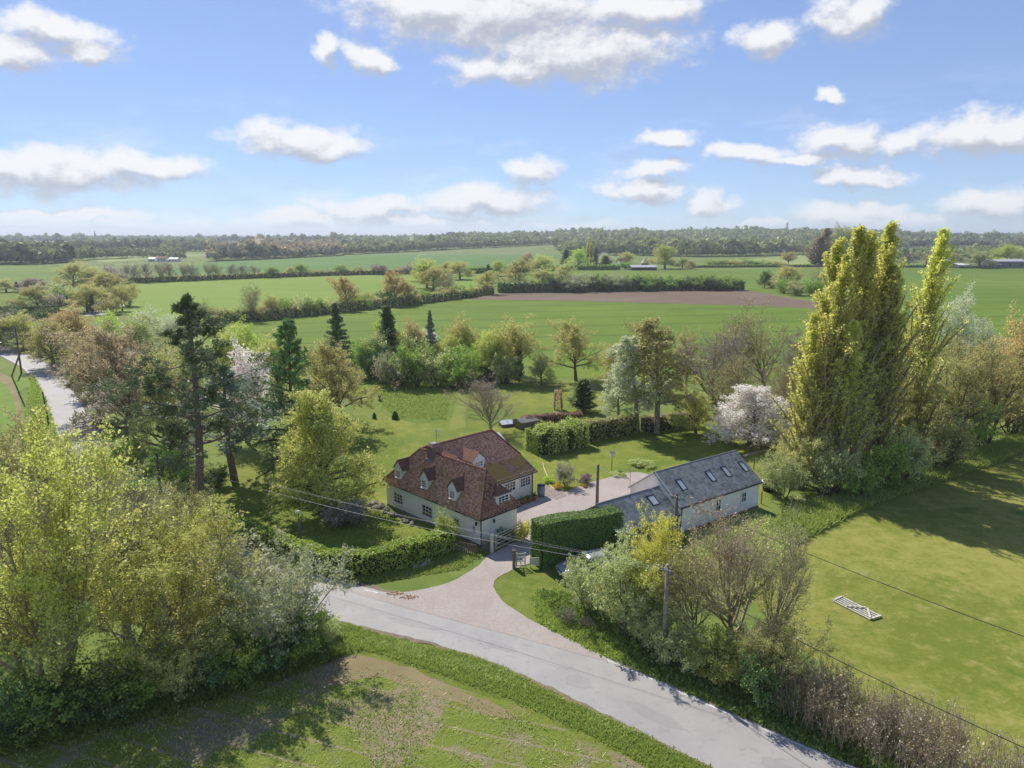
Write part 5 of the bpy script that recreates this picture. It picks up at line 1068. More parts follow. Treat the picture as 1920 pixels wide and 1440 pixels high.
hedge('field_hedge', px_path([(385, 607), (520, 597), (640, 584), (760, 572), (870, 558), (920, 550)]), 4.0, 3.2, 'olive', 'continuous scrubby hedge under the trees before the striped field', 0.6, dens=9, core=MATS['field_core'], seed=11, wob=0.5)
hedge('field_hedge', px_path([(215, 532), (330, 528), (480, 522), (640, 516.5), (780, 514)]), 4.0, 3.0, 'olive', 'continuous thin hedge behind the striped field', 0.9, dens=4, core=MATS['field_core'], seed=12, wob=0.5)
hedge('field_hedge', px_path([(935, 549), (1040, 547.5), (1200, 545), (1392, 543.5)]), 4.5, 4.2, 'dark', 'continuous dark hedge along the top of the ploughed strip', 0.8, dens=6, core=MATS['field_core'], seed=13, wob=0.6)
hedge('field_hedge', px_path([(880, 513), (960, 510), (1050, 507), (1160, 506)]), 4.0, 3.0, 'green', 'thin green hedge left of the far farm', 1.0, 4, core=MATS['field_core'], seed=14, wob=0.6)
hedge('field_hedge', px_path([(-40, 591), (40, 588), (110, 585)]), 2.2, 2.4, 'dark', 'dark straight hedge at the far left above the lane', 0.5, dens=12, core=MATS['field_core'], seed=10)

# ------------------------------------------------------------------ gates, posts, poles, wires
def gate(name, p, q, label, bars=5, h=1.25, mat=m_wood_pale, brace=True):
    p, q = Vector((*p, 0)), Vector((*q, 0)); d = (q-p).normalized(); up = Vector((0, 0, 1)); e = empty(name, p); tag(e, label, 'gate'); L = (q-p).length; z0 = 0.18
    def P(x, z): return d*x+up*z
    for k in range(bars):
        z = z0+(h-z0)*(k/(bars-1))**0.85; MB().bar(P(0, z), P(L, z), 0.035, 0.085).build('rail', mat, e)
    for x in (0.04, L-0.04): MB().bar(P(x, z0-0.08), P(x, h+0.1), 0.06, 0.09, d).build('stile', mat, e)
    if brace: MB().bar(P(0.08, h-0.05)+d.cross(up)*0.05, P(L*0.62, z0)+d.cross(up)*0.05, 0.03, 0.07).build('brace', mat, e)
    return e
def post(x, y, h, w, label, mat=m_wood, name='gate_post', cat='post'):
    m = MB(); m.box(-w/2, w/2, -w/2, w/2, -0.2, h); m.add([(-w/2, -w/2, h), (w/2, -w/2, h), (w/2, w/2, h), (-w/2, w/2, h), (0, 0, h+w*0.35)], [(0, 1, 4), (1, 2, 4), (2, 3, 4), (3, 0, 4)])
    o = m.build(name, mat); o.location = (x, y, 0); return tag(o, label, cat)
gate('field_gate', (-1.3, 51.65), (0.75, 54.15), 'open five-bar wooden gate along the cottage gable', h=1.3)
post(-1.55, 51.4, 1.55, 0.26, 'thick wooden gate post at the cottage corner', m_wood_pale)
post(0.15, 48.7, 1.45, 0.24, 'wooden gate post at the left end of the yew block')
gate('wicket_gate', (0.3, 48.75), (1.0, 48.85), 'narrow pale wicket gate against the yew block', 4, 1.1)
b = MB(); b.bar((0, 0, 0), (0, 0, 0.9), 0.06); o = b.prism([(-0.05, -0.06, 0.35), (0.75, -0.06, 0.2), (0.95, -0.06, 0.55), (0.75, -0.06, 0.9), (-0.05, -0.06, 0.85)], (0, -1, 0), 0.03).build('sign_board', m_wood_pale); o.location = (1.35, 48.75, 0)
tag(o, 'plain pale wooden board leaning at the yew block corner', 'board')
def picket(x0, y0, x1, y1, label, h=1.1):
    e = empty('picket_fence', (x0, y0, 0)); tag(e, label, 'fence'); d = Vector((x1-x0, y1-y0, 0)); k = int(d.length/0.16)
    for i in range(k+1):
        p = d*i/k; MB().bar(p, p+Vector((0, 0, h*PR.uniform(0.9, 1.05))), 0.1, 0.025, d.cross(Vector((0, 0, 1)))).build('pale', m_wood, e)
    for z in (0.3, 0.85): MB().bar(Vector((0, 0, z))+d.normalized().cross(Vector((0, 0, 1)))*0.03, d+Vector((0, 0, z))+d.normalized().cross(Vector((0, 0, 1)))*0.03, 0.03, 0.07).build('rail', m_wood, e)
picket(-2.35, 51.75, -1.7, 51.5, 'short weathered picket fence at the cottage corner')
picket(-4.6, 51.75, -2.75, 50.9, 'low weathered paling fence before the porch', 0.75)
def hurdle():
    a, b_, c, d = G(1562, 1128), G(1578, 1121), G(1652, 1158), G(1633, 1164)
    e = empty('wooden_hurdle', a); tag(e, 'old pale wooden gate lying flat in the paddock', 'gate'); up = Vector((0, 0, 0.08)); a, b_, c, d = a-a.copy(), b_-a, c-a, d-a
    for k in range(5): MB().bar(a.lerp(b_, k/4)+up, d.lerp(c, k/4)+up, 0.11, 0.05).build('rail', m_wood_pale, e)
    for t in (0.01, 0.99): MB().bar(a.lerp(d, t)+up*1.7, b_.lerp(c, t)+up*1.7, 0.11, 0.06).build('stile', m_wood_pale, e)
    MB().bar(a.lerp(d, 0.98)+up*2.4, b_.lerp(c, 0.66)+up*2.4, 0.1, 0.05).build('brace', m_wood_pale, e); MB().bar(a.lerp(d, 0.35)+up*2.4, b_.lerp(c, 0.62)+up*2.4, 0.1, 0.05).build('brace', m_wood_pale, e)
hurdle()
def pole(x, y, h, r, label, arms=True, mat=m_pole, rot=0.0, insul=4, lean=(0, 0)):
    e = empty('telegraph_pole', (x, y, 0), rot); tag(e, label, 'pole')
    MB().tube([(0, 0, -0.3), (lean[0]*0.5, lean[1]*0.5, h*0.5), (lean[0], lean[1], h)], [r, r*0.86, r*0.72], 9).build('shaft', mat, e, True)
    if arms:
        MB().bar((lean[0]-0.35, lean[1]-0.1, h-0.35), (lean[0]+0.35, lean[1]-0.1, h-0.35), 0.07, 0.09).build('crossarm', mat, e)
        for k in range(insul):
            xx = lean[0]-0.3+0.6*k/(insul-1); MB().lathe([(0.015, 0), (0.045, 0.02), (0.03, 0.06), (0.05, 0.09), (0.0, 0.13)], 8, (xx, lean[1]-0.1, h-0.30)).build('insulator', m_white, e, True)
    return e
pole(8.67, 36.68, 6.15, 0.15, 'grey telegraph pole standing on the lane verge by the hedge', rot=-0.95, mat=bark_grey)
pole(11.2, 45.7, 7.0, 0.15, 'dark telegraph pole rising in front of the white barn', rot=-0.95)
pole(7.25, 57.2, 5.25, 0.16, 'plain brown pole behind the clipped yew block', arms=False)
pole(-88.4, 125.7, 8.6, 0.17, 'distant pole with a stay beside the lane at left', rot=0.6)
MB().tube([G(22, 705), G(40, 655, 7.4)], 0.13, 6).build('pole_strut', m_pole); tag(bpy.data.objects['pole_strut'], 'leaning wooden strut propping the distant lane pole', 'strut')
pole(-59.9, 88.9, 4.6, 0.12, 'short dark post on the verge near the left edge', arms=False, lean=(-0.35, 0.1))
def wire(name, p, q, sag, r, mat, label, k=24):
    p, q = Vector(p), Vector(q); pts = [p.lerp(q, i/k) - Vector((0, 0, sag*4*(i/k)*(1-i/k))) for i in range(k+1)]
    c = pts[k//2].copy(); o = MB().tube([x-c for x in pts], r, 5).build(name, mat); o.location = c; return tag(o, label, 'cable', 'overhead cables')
PA, PB = Vector((8.6, 36.6, 5.85)), Vector((11.2, 45.6, 6.75)); PL = G(300, 905, 6.0)
pole(-29.5, 56.5, 6.4, 0.15, 'dark telegraph pole half hidden among the lane trees at left', rot=-0.95)
PC = Vector((-29.4, 56.4, 6.1))
wire('overhead_cable', PA, PC, 0.85, 0.009, m_cable_pale, 'lowest and brightest pale cable crossing in front of the hedge')
wire('overhead_cable', PA+Vector((0.15, 0.1, 0.05)), PC+Vector((0.2, 0.1, 0.3)), 0.55, 0.0045, m_cable_pale, 'thin pale cable just above the lowest one over the drive')
wire('overhead_cable', PA+Vector((-0.1, 0.1, 0.1)), PC+Vector((-0.1, 0, 0.45)), 0.5, 0.0045, m_cable_pale, 'upper of the two thin pale cables over the drive')
wire('overhead_cable', PA+Vector((0.2, 0.2, 0.15)), G(953, 1003, 2.6), 0.12, 0.006, m_cable_pale, 'pale service cable sloping from the lane pole to the cottage gable')
wire('overhead_cable', PA, G(1960, 1420, 6.0), 0.25, 0.02, m_cable, 'dark cable over the brushwood to the bottom right corner')
wire('overhead_cable', PB, G(1960, 1208, 7.0), 0.25, 0.020, m_cable, 'dark cable slanting across the paddock at right')
wire('overhead_cable', PB, Vector((7.25, 57.2, 5.0)), 0.15, 0.014, m_cable_pale, 'thin cable from the barn pole to the plain brown pole')
wire('overhead_cable', (-88.4, 125.6, 8.3), G(-60, 634, 8.3), 0.5, 0.05, m_cable, 'dark cable leaving the distant pole at the left edge')

# ------------------------------------------------------------------ vehicles
def car(name, x, y, rz, paint, label, L=4.5, W=1.78, wagon=True):
    e = empty(name, (x, y, 0.045), rz); tag(e, label, 'car'); k = L/4.5
    # side profile (x forward), body below the window line
    body = [(-2.2, 0.35), (-2.25, 0.6), (-2.2, 0.92), (-1.3, 0.98), (0.75, 0.95), (1.55, 0.82), (2.1, 0.66), (2.25, 0.5), (2.2, 0.3), (1.0, 0.22), (-1.0, 0.22)]
    sec = [(-1.0, 0.86), (-0.8, 0.97), (0.0, 1.0), (0.8, 0.97), (1.0, 0.86)]; vs_, fs_ = [], []; nb = len(body)
    for yy, sc_ in ((-1.0, 0.93), (-0.94, 0.985), (-0.5, 1.0), (0.5, 1.0), (0.94, 0.985), (1.0, 0.93)):
        for (bx, bz) in body: vs_.append((bx*k*sc_, yy*W/2, 0.6+(bz-0.6)*sc_))
    for j in range(5):
        for i in range(nb): fs_.append((j*nb+i, j*nb+(i+1) % nb, (j+1)*nb+(i+1) % nb, (j+1)*nb+i))
    fs_ += [tuple(range(nb)), tuple(range(5*nb+nb-1, 5*nb-1, -1))]
    me = MB().add(vs_, fs_).build('body', paint, e, True)
    tail = -2.05 if wagon else -1.6
    lo = [(0.95, 0.95), (tail-0.05, 0.97)]; up_ = [(0.15, 1.42), (tail+0.35, 1.44)]
    g = MB().add([(lo[0][0]*k, -0.84*W/2, lo[0][1]), (lo[1][0]*k, -0.84*W/2, lo[1][1]), (lo[1][0]*k, 0.84*W/2, lo[1][1]), (lo[0][0]*k, 0.84*W/2, lo[0][1]),
        (up_[0][0]*k, -0.66*W/2, up_[0][1]), (up_[1][0]*k, -0.66*W/2, up_[1][1]), (up_[1][0]*k, 0.66*W/2, up_[1][1]), (up_[0][0]*k, 0.66*W/2, up_[0][1])],
        [(0, 1, 5, 4), (1, 2, 6, 5), (2, 3, 7, 6), (3, 0, 4, 7), (4, 5, 6, 7)]).build('glasshouse', m_glass, e)
    r = MB(); r.add([((up_[0][0]+0.06)*k, -0.67*W/2, 1.415), ((up_[1][0]-0.06)*k, -0.67*W/2, 1.435), ((up_[1][0]-0.06)*k, 0.67*W/2, 1.435), ((up_[0][0]+0.06)*k, 0.67*W/2, 1.415),
        (up_[0][0]*k-0.1, -0.55*W/2, 1.49), (up_[1][0]*k+0.1, -0.55*W/2, 1.50), (up_[1][0]*k+0.1, 0.55*W/2, 1.50), (up_[0][0]*k-0.1, 0.55*W/2, 1.49)], [(0, 3, 2, 1), (4, 5, 6, 7), (0, 1, 5, 4), (1, 2, 6, 5), (2, 3, 7, 6), (3, 0, 4, 7)])
    r.build('roof', paint, e)
    for sy in (-1, 1):
        for t in (0.02, 0.48, 0.98):
            p = Vector(((lo[0][0]+(lo[1][0]-lo[0][0])*t)*k, sy*0.85*W/2, 0.95)); q = Vector(((up_[0][0]+(up_[1][0]-up_[0][0])*t)*k, sy*0.67*W/2, 1.43)); MB().bar(p, q, 0.07, 0.05, (1, 0, 0)).build('pillar', paint, e)
        h = MB(); h.add([(2.02*k, sy*0.5, 0.72), (2.16*k, sy*0.45, 0.6), (2.06*k, sy*0.86, 0.58), (1.8*k, sy*0.87, 0.74)], [(0, 1, 2, 3) if sy > 0 else (3, 2, 1, 0)]); h.build('headlight', m_skyglass, e)
        MB().obox((0.62*k, sy*W/2*0.98, 0.93), (0.22, 0, 0), (0, sy*0.2, 0), (0, 0, 0.14)).build('mirror', paint, e)
        for wx in (-1.35, 1.4):
            t = MB().tube([(wx*k, sy*(W/2-0.2), 0.31), (wx*k, sy*(W/2+0.015), 0.31)], 0.31, 18).build('wheel', m_rubber, e); MB().tube([(wx*k, sy*(W/2+0.016), 0.31), (wx*k, sy*(W/2+0.03), 0.31)], [0.2, 0.17], 12).build('rim', m_metal, t)
    MB().obox((2.2*k, -0.42, 0.46), (0.03, 0, 0), (0, 0.84, 0), (0, 0, 0.14)).build('grille', m_rubber, e)
    MB().obox((2.235*k, -0.26, 0.34), (0.02, 0, 0), (0, 0.52, 0), (0, 0, 0.11)).build('number_plate', m_white, e)
car('parked_car', 5.5, 47.9, math.radians(200), m_silver, 'silver car parked under the yew block behind the hawthorn')
p = G(-3, 650); car('distant_car', p.x-1.6, p.y+2.0, math.radians(-40), m_navy, 'dark car on the lane cut by the left edge')

# ------------------------------------------------------------------ yard and garden things
def rockery():
    e = empty('rockery', (-11.6, 60.2, 0)); tag(e, 'heap of rough stones edging the front left cottage wall', 'rockery'); rr = random.Random(4)
    M = Matrix.Rotation(math.radians(-45), 3, 'Z'); base = MB()
    for k in range(34):
        t = rr.uniform(0, 1); L = Vector((-1.4+7.4*t, -0.55-0.6*rr.random(), 0)) if k > 9 else Vector((-0.4-1.0*rr.random(), rr.uniform(-1.2, 1.6), 0))
        s = rr.uniform(0.16, 0.36); m = MB(); pr = [(0, -0.6), (0.8, -0.45), (1.0, 0.1), (0.65, 0.6), (0, 0.75)]; m.lathe(pr, 7)
        m.v = [(x*s*rr.uniform(0.8, 1.25), y*s*rr.uniform(0.8, 1.25), z*s*rr.uniform(0.7, 1.1)) for x, y, z in m.v]; o = m.build('stone', m_stone, e); o.location = M @ L + Vector((0.1, 1.0, s*0.35)); o.rotation_euler = (rr.uniform(-0.3, 0.3), 0, rr.uniform(0, 6))
rockery()
def small(name, loc, mb, mat, label, cat, smooth=False):
    o = mb.build(name, mat, None, smooth); o.location = loc; return tag(o, label, cat)
def water_butt():
    e = empty('water_butt', (2.75, 63.6, 0)); tag(e, 'pale blue water butt at the corner of the rear wing', 'water butt')
    MB().lathe([(0.0, 0), (0.32, 0), (0.38, 0.5), (0.36, 1.05), (0.39, 1.06), (0.39, 1.12)], 14).build('barrel', m_blue, e, True); MB().lathe([(0.395, 1.12), (0.36, 1.17), (0.08, 1.2), (0.0, 1.2)], 14).build('lid', m_black, e, True)
water_butt()
for i, (x, y, s, lab) in enumerate([(2.0, 62.6, 0.36, 'orange pot beside the water butt'), (1.55, 62.1, 0.3, 'smaller orange pot in front of the rear windows'), (1.0, 61.6, 0.34, 'third orange pot under the rear wing wall')]):
    e = empty('flower_pot', (x, y, 0)); tag(e, 'terracotta '+lab, 'flower pot'); MB().lathe([(0, 0), (s*0.6, 0), (s*0.85, s*1.1), (s, s*1.12), (s, s*1.3), (s*0.85, s*1.3), (s*0.8, s*1.1), (0, s*1.1)], 12).build('pot', m_pot, e, True)
    rg = np.random.default_rng(i); c = rg.normal(0, s*0.4, (160, 3))+np.array([0, 0, s*1.6]); v, f = cards(rg, c, np.full(160, 0.1)); link('plant', np_mesh('pot_plant', v, f, LF['dark'], rg.uniform(0, 1, 160)), e)
def bird_house():
    p = G(1147, 882); e = empty('bird_house', p); tag(e, 'small bird house on a thin post beyond the drive', 'bird house')
    MB().bar((0, 0, 0), (0, 0, 1.55), 0.07).build('post', m_wood, e); m = MB(); m.box(-0.18, 0.18, -0.18, 0.18, 1.56, 1.95); m.build('box', m_wood_pale, e)
    r = MB(); r.obox((-0.25, -0.27, 1.9), (0, 0.27, 0.2), (0.5, 0, 0), (0, 0, 0.03)); r.obox((-0.25, 0.27, 1.9), (0, -0.27, 0.2), (0.5, 0, 0), (0, 0, 0.03)); r.build('roof', m_lead, e)
bird_house()
def clothes_post():
    p = G(1181, 917); e = empty('washing_line', p); tag(e, 'folded rotary washing line standing on the gravel yard', 'washing line')
    MB().tube([(0, 0, 0), (0, 0, 2.1)], 0.03, 6).build('pole', m_metal, e)
    for k in range(4): a = k*math.pi/2+0.4; MB().tube([(0, 0, 1.9), (0.5*math.cos(a), 0.5*math.sin(a), 2.15)], 0.018, 5).build('arm', m_metal, e)
clothes_post()
def lamp_post():
    p = G(563, 1018); e = empty('lamp_post', p); tag(e, 'white globe lamp on a wooden stump above the front hedge', 'lamp')
    MB().tube([(0, 0, -0.1), (0, 0, 2.0)], [0.14, 0.11], 8).build('stump', m_wood, e, True); MB().tube([(0, 0, 1.95), (0, 0, 2.5)], 0.025, 5).build('stem', m_black, e)
    for s in (-1, 1): MB().tube([(0, 0, 1.95), (s*0.3, 0, 2.3), (s*0.32, 0, 2.6)], 0.015, 4).build('bracket', m_black, e)
    MB().lathe([(0, 2.45), (0.12, 2.5), (0.17, 2.62), (0.12, 2.74), (0, 2.78)], 12).build('globe', m_white, e, True)
lamp_post()
def obelisk():
    p = G(1046, 768); e = empty('garden_obelisk', p); tag(e, 'tan woven garden obelisk beyond the purple hedge', 'obelisk')
    for k in range(4):
        a = math.pi/4+k*math.pi/2; MB().bar((0.75*math.cos(a), 0.75*math.sin(a), 0), (0.5*math.cos(a), 0.5*math.sin(a), 2.5), 0.07).build('leg', m_wood, e)
    rg = np.random.default_rng(2); z = rg.uniform(0.3, 2.9, 900); a = rg.uniform(0, 6.28, 900); r = 0.7-0.08*z; c = np.stack([r*np.cos(a), r*np.sin(a), z], 1); v, f = cards(rg, c, np.full(900, 0.2)); link('dry_climber', np_mesh('dry_climber', v, f, LF['copper'], rg.uniform(0, 1, 900)), e)
obelisk()
def topiary(px, py, pyt, w, label):
    p = G(px, py); h = z_at(p.y, pyt); r = width_at(p.y, w)/2; e = empty('topiary_cone', p); tag(e, label, 'topiary'); rg = np.random.default_rng(int(px)); k = 1600
    t = rg.uniform(0, 1, k)**0.7; a = rg.uniform(0, 6.28, k); rad = r*np.sqrt(np.clip(1-t, 0, 1))*np.where(t < 0.12, 0.75+2*t, 1); c = np.stack([rad*np.cos(a), rad*np.sin(a), t*h], 1)
    v, f = cards(rg, c, np.full(k, 0.1)); link('foliage', np_mesh('topiary_foliage', v, f, LF['yew'], rg.uniform(0, 1, k)), e); MB().lathe([(0, 0), (r*0.85, 0.05), (r*0.9, h*0.15), (r*0.7, h*0.45), (r*0.35, h*0.8), (0, h*0.95)], 12).build('branches', MATS['hedge_core'], e, True)
topiary(741, 786, 771, 14, 'larger clipped dark cone on the lawn behind the cottage'); topiary(702, 785, 774, 8, 'smaller clipped dark cone on the lawn by the spreading tree')
def statue(px, py, pyt, label):
    p = G(px, py); h = z_at(p.y, pyt); e = empty('garden_urn', p); tag(e, label, 'urn'); MB().box(-0.2, 0.2, -0.2, 0.2, 0, h*0.4).build('plinth', m_stone, e)
    MB().lathe([(0.0, h*0.4), (0.12, h*0.42), (0.07, h*0.5), (0.22, h*0.66), (0.26, h*0.85), (0.2, h*0.95), (0.24, h), (0.0, h*0.98)], 12).build('urn', m_stone, e, True)
statue(712, 752, 741, 'dark stone urn at the corner of the uncut meadow patch'); statue(677, 755, 745, 'small stone urn under the spreading tree by the lawn')
def cold_frame():
    p = G(958, 798); e = empty('cold_frame', p, 0.4); tag(e, 'low glass cold frame beside the leafless tree behind the roof', 'cold frame')
    MB().prism([(-1.5, -0.6, 0), (-1.5, 0.6, 0), (-1.5, 0.6, 0.6), (-1.5, -0.6, 0.35)], (1, 0, 0), 3.0).build('frame', m_wood, e)
    for k in range(3): MB().obox((-1.48+k*1.0, -0.62, 0.37), (0.94, 0, 0), (0, 1.24, 0.26), (0, 0, 0.04)).build('pane', m_skyglass, e)
cold_frame()
def shed_roof():
    p = G(985, 800); e = empty('garden_shed', p, 0.6); tag(e, 'low dark garden shed roof behind the laurel hedge', 'shed'); MB().box(-1.3, 1.3, -1, 1, 0, 0.9).build('wall', m_wood, e); MB().prism([(-1.45, -1.15, 0.9), (-1.45, 1.15, 0.9), (-1.45, 0, 1.3)], (1, 0, 0), 2.9).build('roof', m_shed, e)
shed_roof()
YARD = [('flowering_shrub', 'bush0', 1063, 912, 866, 46, 'silver', 'round grey-green flowering shrub beside the gravel drive'), ('flowering_shrub', 'bush1', 1046, 918, 905, 18, 'flowery', 'small golden yellow shrub at the edge of the drive'),
        ('flowering_shrub', 'bush0', 1099, 908, 889, 30, 'flowerp', 'low purple flowering shrub at the edge of the drive'), ('flowering_shrub', 'bush1', 1098, 914, 907, 12, 'flowery', 'tiny yellow flower clump below the purple shrub'),
        ('garden_shrub', 'bush1', 1030, 905, 893, 22, 'bright', 'small green shrub left of the round flowering shrub'), ('garden_shrub', 'bush0', 981, 1018, 975, 34, 'yellow', 'yellow-green shrub at the back of the gate beside the yew'),
        ('climbing_shrub', 'bush1', 836, 1020, 952, 46, 'laurel', 'green climbing shrub against the cottage front wall'), ('garden_shrub', 'bush0', 946, 1016, 990, 40, 'dark', 'dark shrub growing along the cottage gable behind the gate'),
        ('garden_shrub', 'bush1', 1160, 893, 885, 34, 'rough', 'grassy clump at the yard edge by the bird house'), ('garden_shrub', 'bush0', 1205, 873, 862, 50, 'rough', 'reedy green clump on the lawn beyond the bird house'),
        ('garden_shrub', 'bush1', 857, 716, 703, 30, 'green', 'low round shrub at the front of the far shrubbery'), ('garden_shrub', 'bush0', 818, 712, 704, 14, 'oakred', 'small orange clump at the front of the far shrubbery'),
        ('brush_pile', 'brush0', 1062, 1168, 1138, 44, 'mauve', 'heap of cut brown brushwood on the verge below the car'), ('brush_pile', 'brush1', 1098, 1176, 1158, 34, 'mauve', 'smaller heap of cut brushwood right of the larger heap')]
for (nm, key, px, pb, pt, w, lf, lab) in YARD: plant(nm, key, px, pb, pt, w, lf, TM if 'brush' in nm else B, lab, 'shrub')
def hose():
    pts = smooth_open([G(*q, 0.05) for q in [(1018, 868), (1021, 880), (1026, 892), (1027, 903), (1033, 912), (1040, 918)]], 6); c = pts[0].copy(); o = MB().tube([q-c for q in pts], 0.05, 5).build('garden_hose', solid('hose_yellow', (0.62, 0.58, 0.30))); o.location = c; tag(o, 'pale yellow garden hose lying on the lawn by the drive', 'hose')
hose()
for k, (x, y, lab) in enumerate([(-8.0, 44.75, 'small scatter of orange brick rubble at the gravel edge, left one'), (-7.1, 44.25, 'small scatter of orange brick rubble at the gravel edge, right one')]):
    e = empty('brick_rubble', (x, y, 0.045)); tag(e, lab, 'rubble'); rr = random.Random(k)
    m = MB()
    for i in range(40):
        px, py = rr.gauss(0, 0.36), rr.gauss(0, 0.12); s = rr.uniform(0.04, 0.09); a = rr.uniform(0, 3.14); m.obox((px, py, 0.0), (s*math.cos(a), s*math.sin(a), 0), (-s*0.6*math.sin(a), s*0.6*math.cos(a), 0), (0, 0, s*0.6))
    o = m.build('fragments', m_pot, e); o['kind'] = 'stuff'
def signpost():
    p = G(185, 586); e = empty('signpost', p); tag(e, 'tiny white finger post at the far lane junction', 'signpost'); MB().bar((0, 0, 0), (0, 0, 4), 0.3).build('post', m_white, e); MB().bar((-1.6, 0, 3.6), (1.6, 0, 3.6), 0.2, 0.6).build('finger', m_white, e)
signpost()
for i, (px, py) in enumerate([(1438, 905), (1449, 885), (1427, 945), (1452, 930), (1413, 880)]): post(*G(px, py)[:2], 1.2, 0.1, 'thin wooden fence post, %s from the left beyond the barn end' % ORD[[1413, 1427, 1438, 1449, 1452].index(px)], name='fence_post')
def trough():
    p = G(1440, 920); e = empty('rubbish_bin', p); tag(e, 'dark round bin with pale rim beyond the barn end', 'bin'); MB().lathe([(0, 0), (0.5, 0), (0.58, 0.9), (0.0, 0.88)], 14).build('drum', m_black, e, True); MB().lathe([(0.56, 0.88), (0.64, 0.9), (0.64, 0.98), (0.56, 0.97)], 14).build('rim', m_board, e, True)
trough()

# ------------------------------------------------------------------ grass tufts, verge plants, clods
def in_poly(p, poly):
    x, y = p[:, 0], p[:, 1]; r = np.zeros(len(p), bool); n_ = len(poly)
    for i in range(n_):
        (x0, y0), (x1, y1) = poly[i], poly[(i+1) % n_]; c = (y0 > y) != (y1 > y); xi = (x1-x0)*(y-y0)/np.where(y1 == y0, 1e-9, y1-y0)+x0; r ^= c & (x < xi)
    return r
def tufts(name, poly, n_, h, lf, label, cat, blades=4, width=0.09, px=True, seed=1, clump=0.0, lean=0.5, drop=None):
    rng = np.random.default_rng(seed); pl = [tuple(G(*p)[:2]) for p in poly] if px else poly; a = np.array(pl); lo, hi = a.min(0), a.max(0); area = abs(sum(pl[i][0]*pl[(i+1) % len(pl)][1]-pl[(i+1) % len(pl)][0]*pl[i][1] for i in range(len(pl))))/2
    k = int(n_*(hi-lo).prod()/max(area, 1e-3)*1.1); c = rng.uniform(lo, hi, (k, 2)); c = c[in_poly(c, pl)]
    if clump:                                                            # keep where a lumpy pattern is high
        q = np.sin(c[:, 0]*0.9+seed)+np.sin(c[:, 1]*1.1+2.3*seed)+np.sin((c[:, 0]+c[:, 1])*0.55+seed)+np.sin((c[:, 0]-c[:, 1]*0.8)*1.7)*0.7+rng.normal(0, 0.7, len(c)); c = c[q > clump]
    d = np.min([np.hypot(c[:, 0]-p.x, c[:, 1]-p.y) for p in road_c], axis=0); c = c[d > HW+0.12]
    if drop is not None:
        for poly2 in drop: c = c[~in_poly(c, poly2)]
    c = c[:n_]; c = np.repeat(c, blades, 0)+rng.normal(0, 0.09, (len(c)*blades, 2)); m = len(c)
    hh = h*rng.uniform(0.45, 1.25, m); ang = rng.uniform(0, 6.28, m); b = np.stack([np.cos(ang), np.sin(ang), 0*ang], 1); w = width*rng.uniform(0.6, 1.4, m); p0 = np.column_stack([c, np.full(m, 0.0)])
    tip = p0 + np.column_stack([rng.normal(0, lean, (m, 2))*hh[:, None], hh]); v = np.stack([p0-b*w[:, None]/2, p0+b*w[:, None]/2, tip+b*w[:, None]*0.18, tip-b*w[:, None]*0.18], 1).reshape(-1, 3)
    o = link(name, np_mesh(name, v, np.arange(m*4).reshape(m, 4), LF[lf], rng.uniform(0, 1, m))); return tag(o, label, cat, kind='stuff')
DR = [[(p[0], p[1]) for p in drive]]
tufts('verge_grass', [(590, 1215), (640, 1168), (780, 1212), (870, 1225), (960, 1262), (1080, 1322), (1200, 1375), (1360, 1450), (1240, 1450), (1090, 1370), (960, 1312), (820, 1262), (700, 1222)], 9000, 0.15, 'grass', 'long green grass on the verge between the lane and the arable field', 'grass', 4, 0.05, seed=1)
tufts('verge_plants', [(600, 1215), (640, 1172), (780, 1214), (960, 1264), (1080, 1324), (1200, 1375), (1150, 1375), (960, 1290), (800, 1240), (690, 1208)], 1500, 0.16, 'rough', 'pale rough plants mixed into the near lane verge', 'plants', 4, 0.07, seed=2, clump=0.6, lean=0.6)
tufts('verge_grass', [(1000, 1120), (1040, 1105), (1080, 1120), (1150, 1170), (1250, 1240), (1400, 1310), (1500, 1352), (1620, 1400), (1720, 1460), (1580, 1450), (1480, 1402), (1330, 1332), (1200, 1272), (1060, 1205), (1010, 1165)], 8000, 0.16, 'grass', 'green grass on the verge between the lane and the right hedge', 'grass', seed=3, drop=DR)
tufts('verge_plants', [(1010, 1110), (1080, 1120), (1250, 1238), (1400, 1308), (1620, 1402), (1740, 1465), (1600, 1440), (1480, 1385), (1330, 1320), (1150, 1215), (1050, 1165)], 2600, 0.24, 'nettle', 'leafy nettles and cow parsley along the right lane hedge', 'plants', 4, 0.2, seed=4, lean=0.5)
tufts('verge_grass', [(590, 1092), (640, 1070), (740, 1070), (850, 1035), (905, 1042), (860, 1068), (760, 1085), (690, 1094), (620, 1100)], 2600, 0.11, 'grass', 'shaded grass bank at the foot of the front hedge', 'grass', seed=5, drop=DR)
tufts('field_edge_grass', [(-40, 1392), (120, 1355), (260, 1328), (450, 1272), (600, 1218), (650, 1225), (560, 1262), (420, 1305), (260, 1352), (-40, 1425)], 6500, 0.45, 'nettle', 'dark lush grass along the foot of the left thicket', 'grass', 4, 0.1, seed=6)
AR = [(-60, 1420), (250, 1345), (450, 1290), (600, 1245), (720, 1250), (850, 1300), (980, 1345), (1100, 1395), (1240, 1460), (1100, 1560), (-60, 1560)]
tufts('sparse_crop', AR, 15000, 0.12, 'grass', 'sparse green seedlings growing in patches over the arable field', 'crop', 3, 0.045, seed=7, clump=0.5)
tufts('sparse_crop', AR, 3000, 0.10, 'rough', 'dry pale stalks scattered over the arable field', 'crop', 3, 0.05, seed=8, lean=1.2)
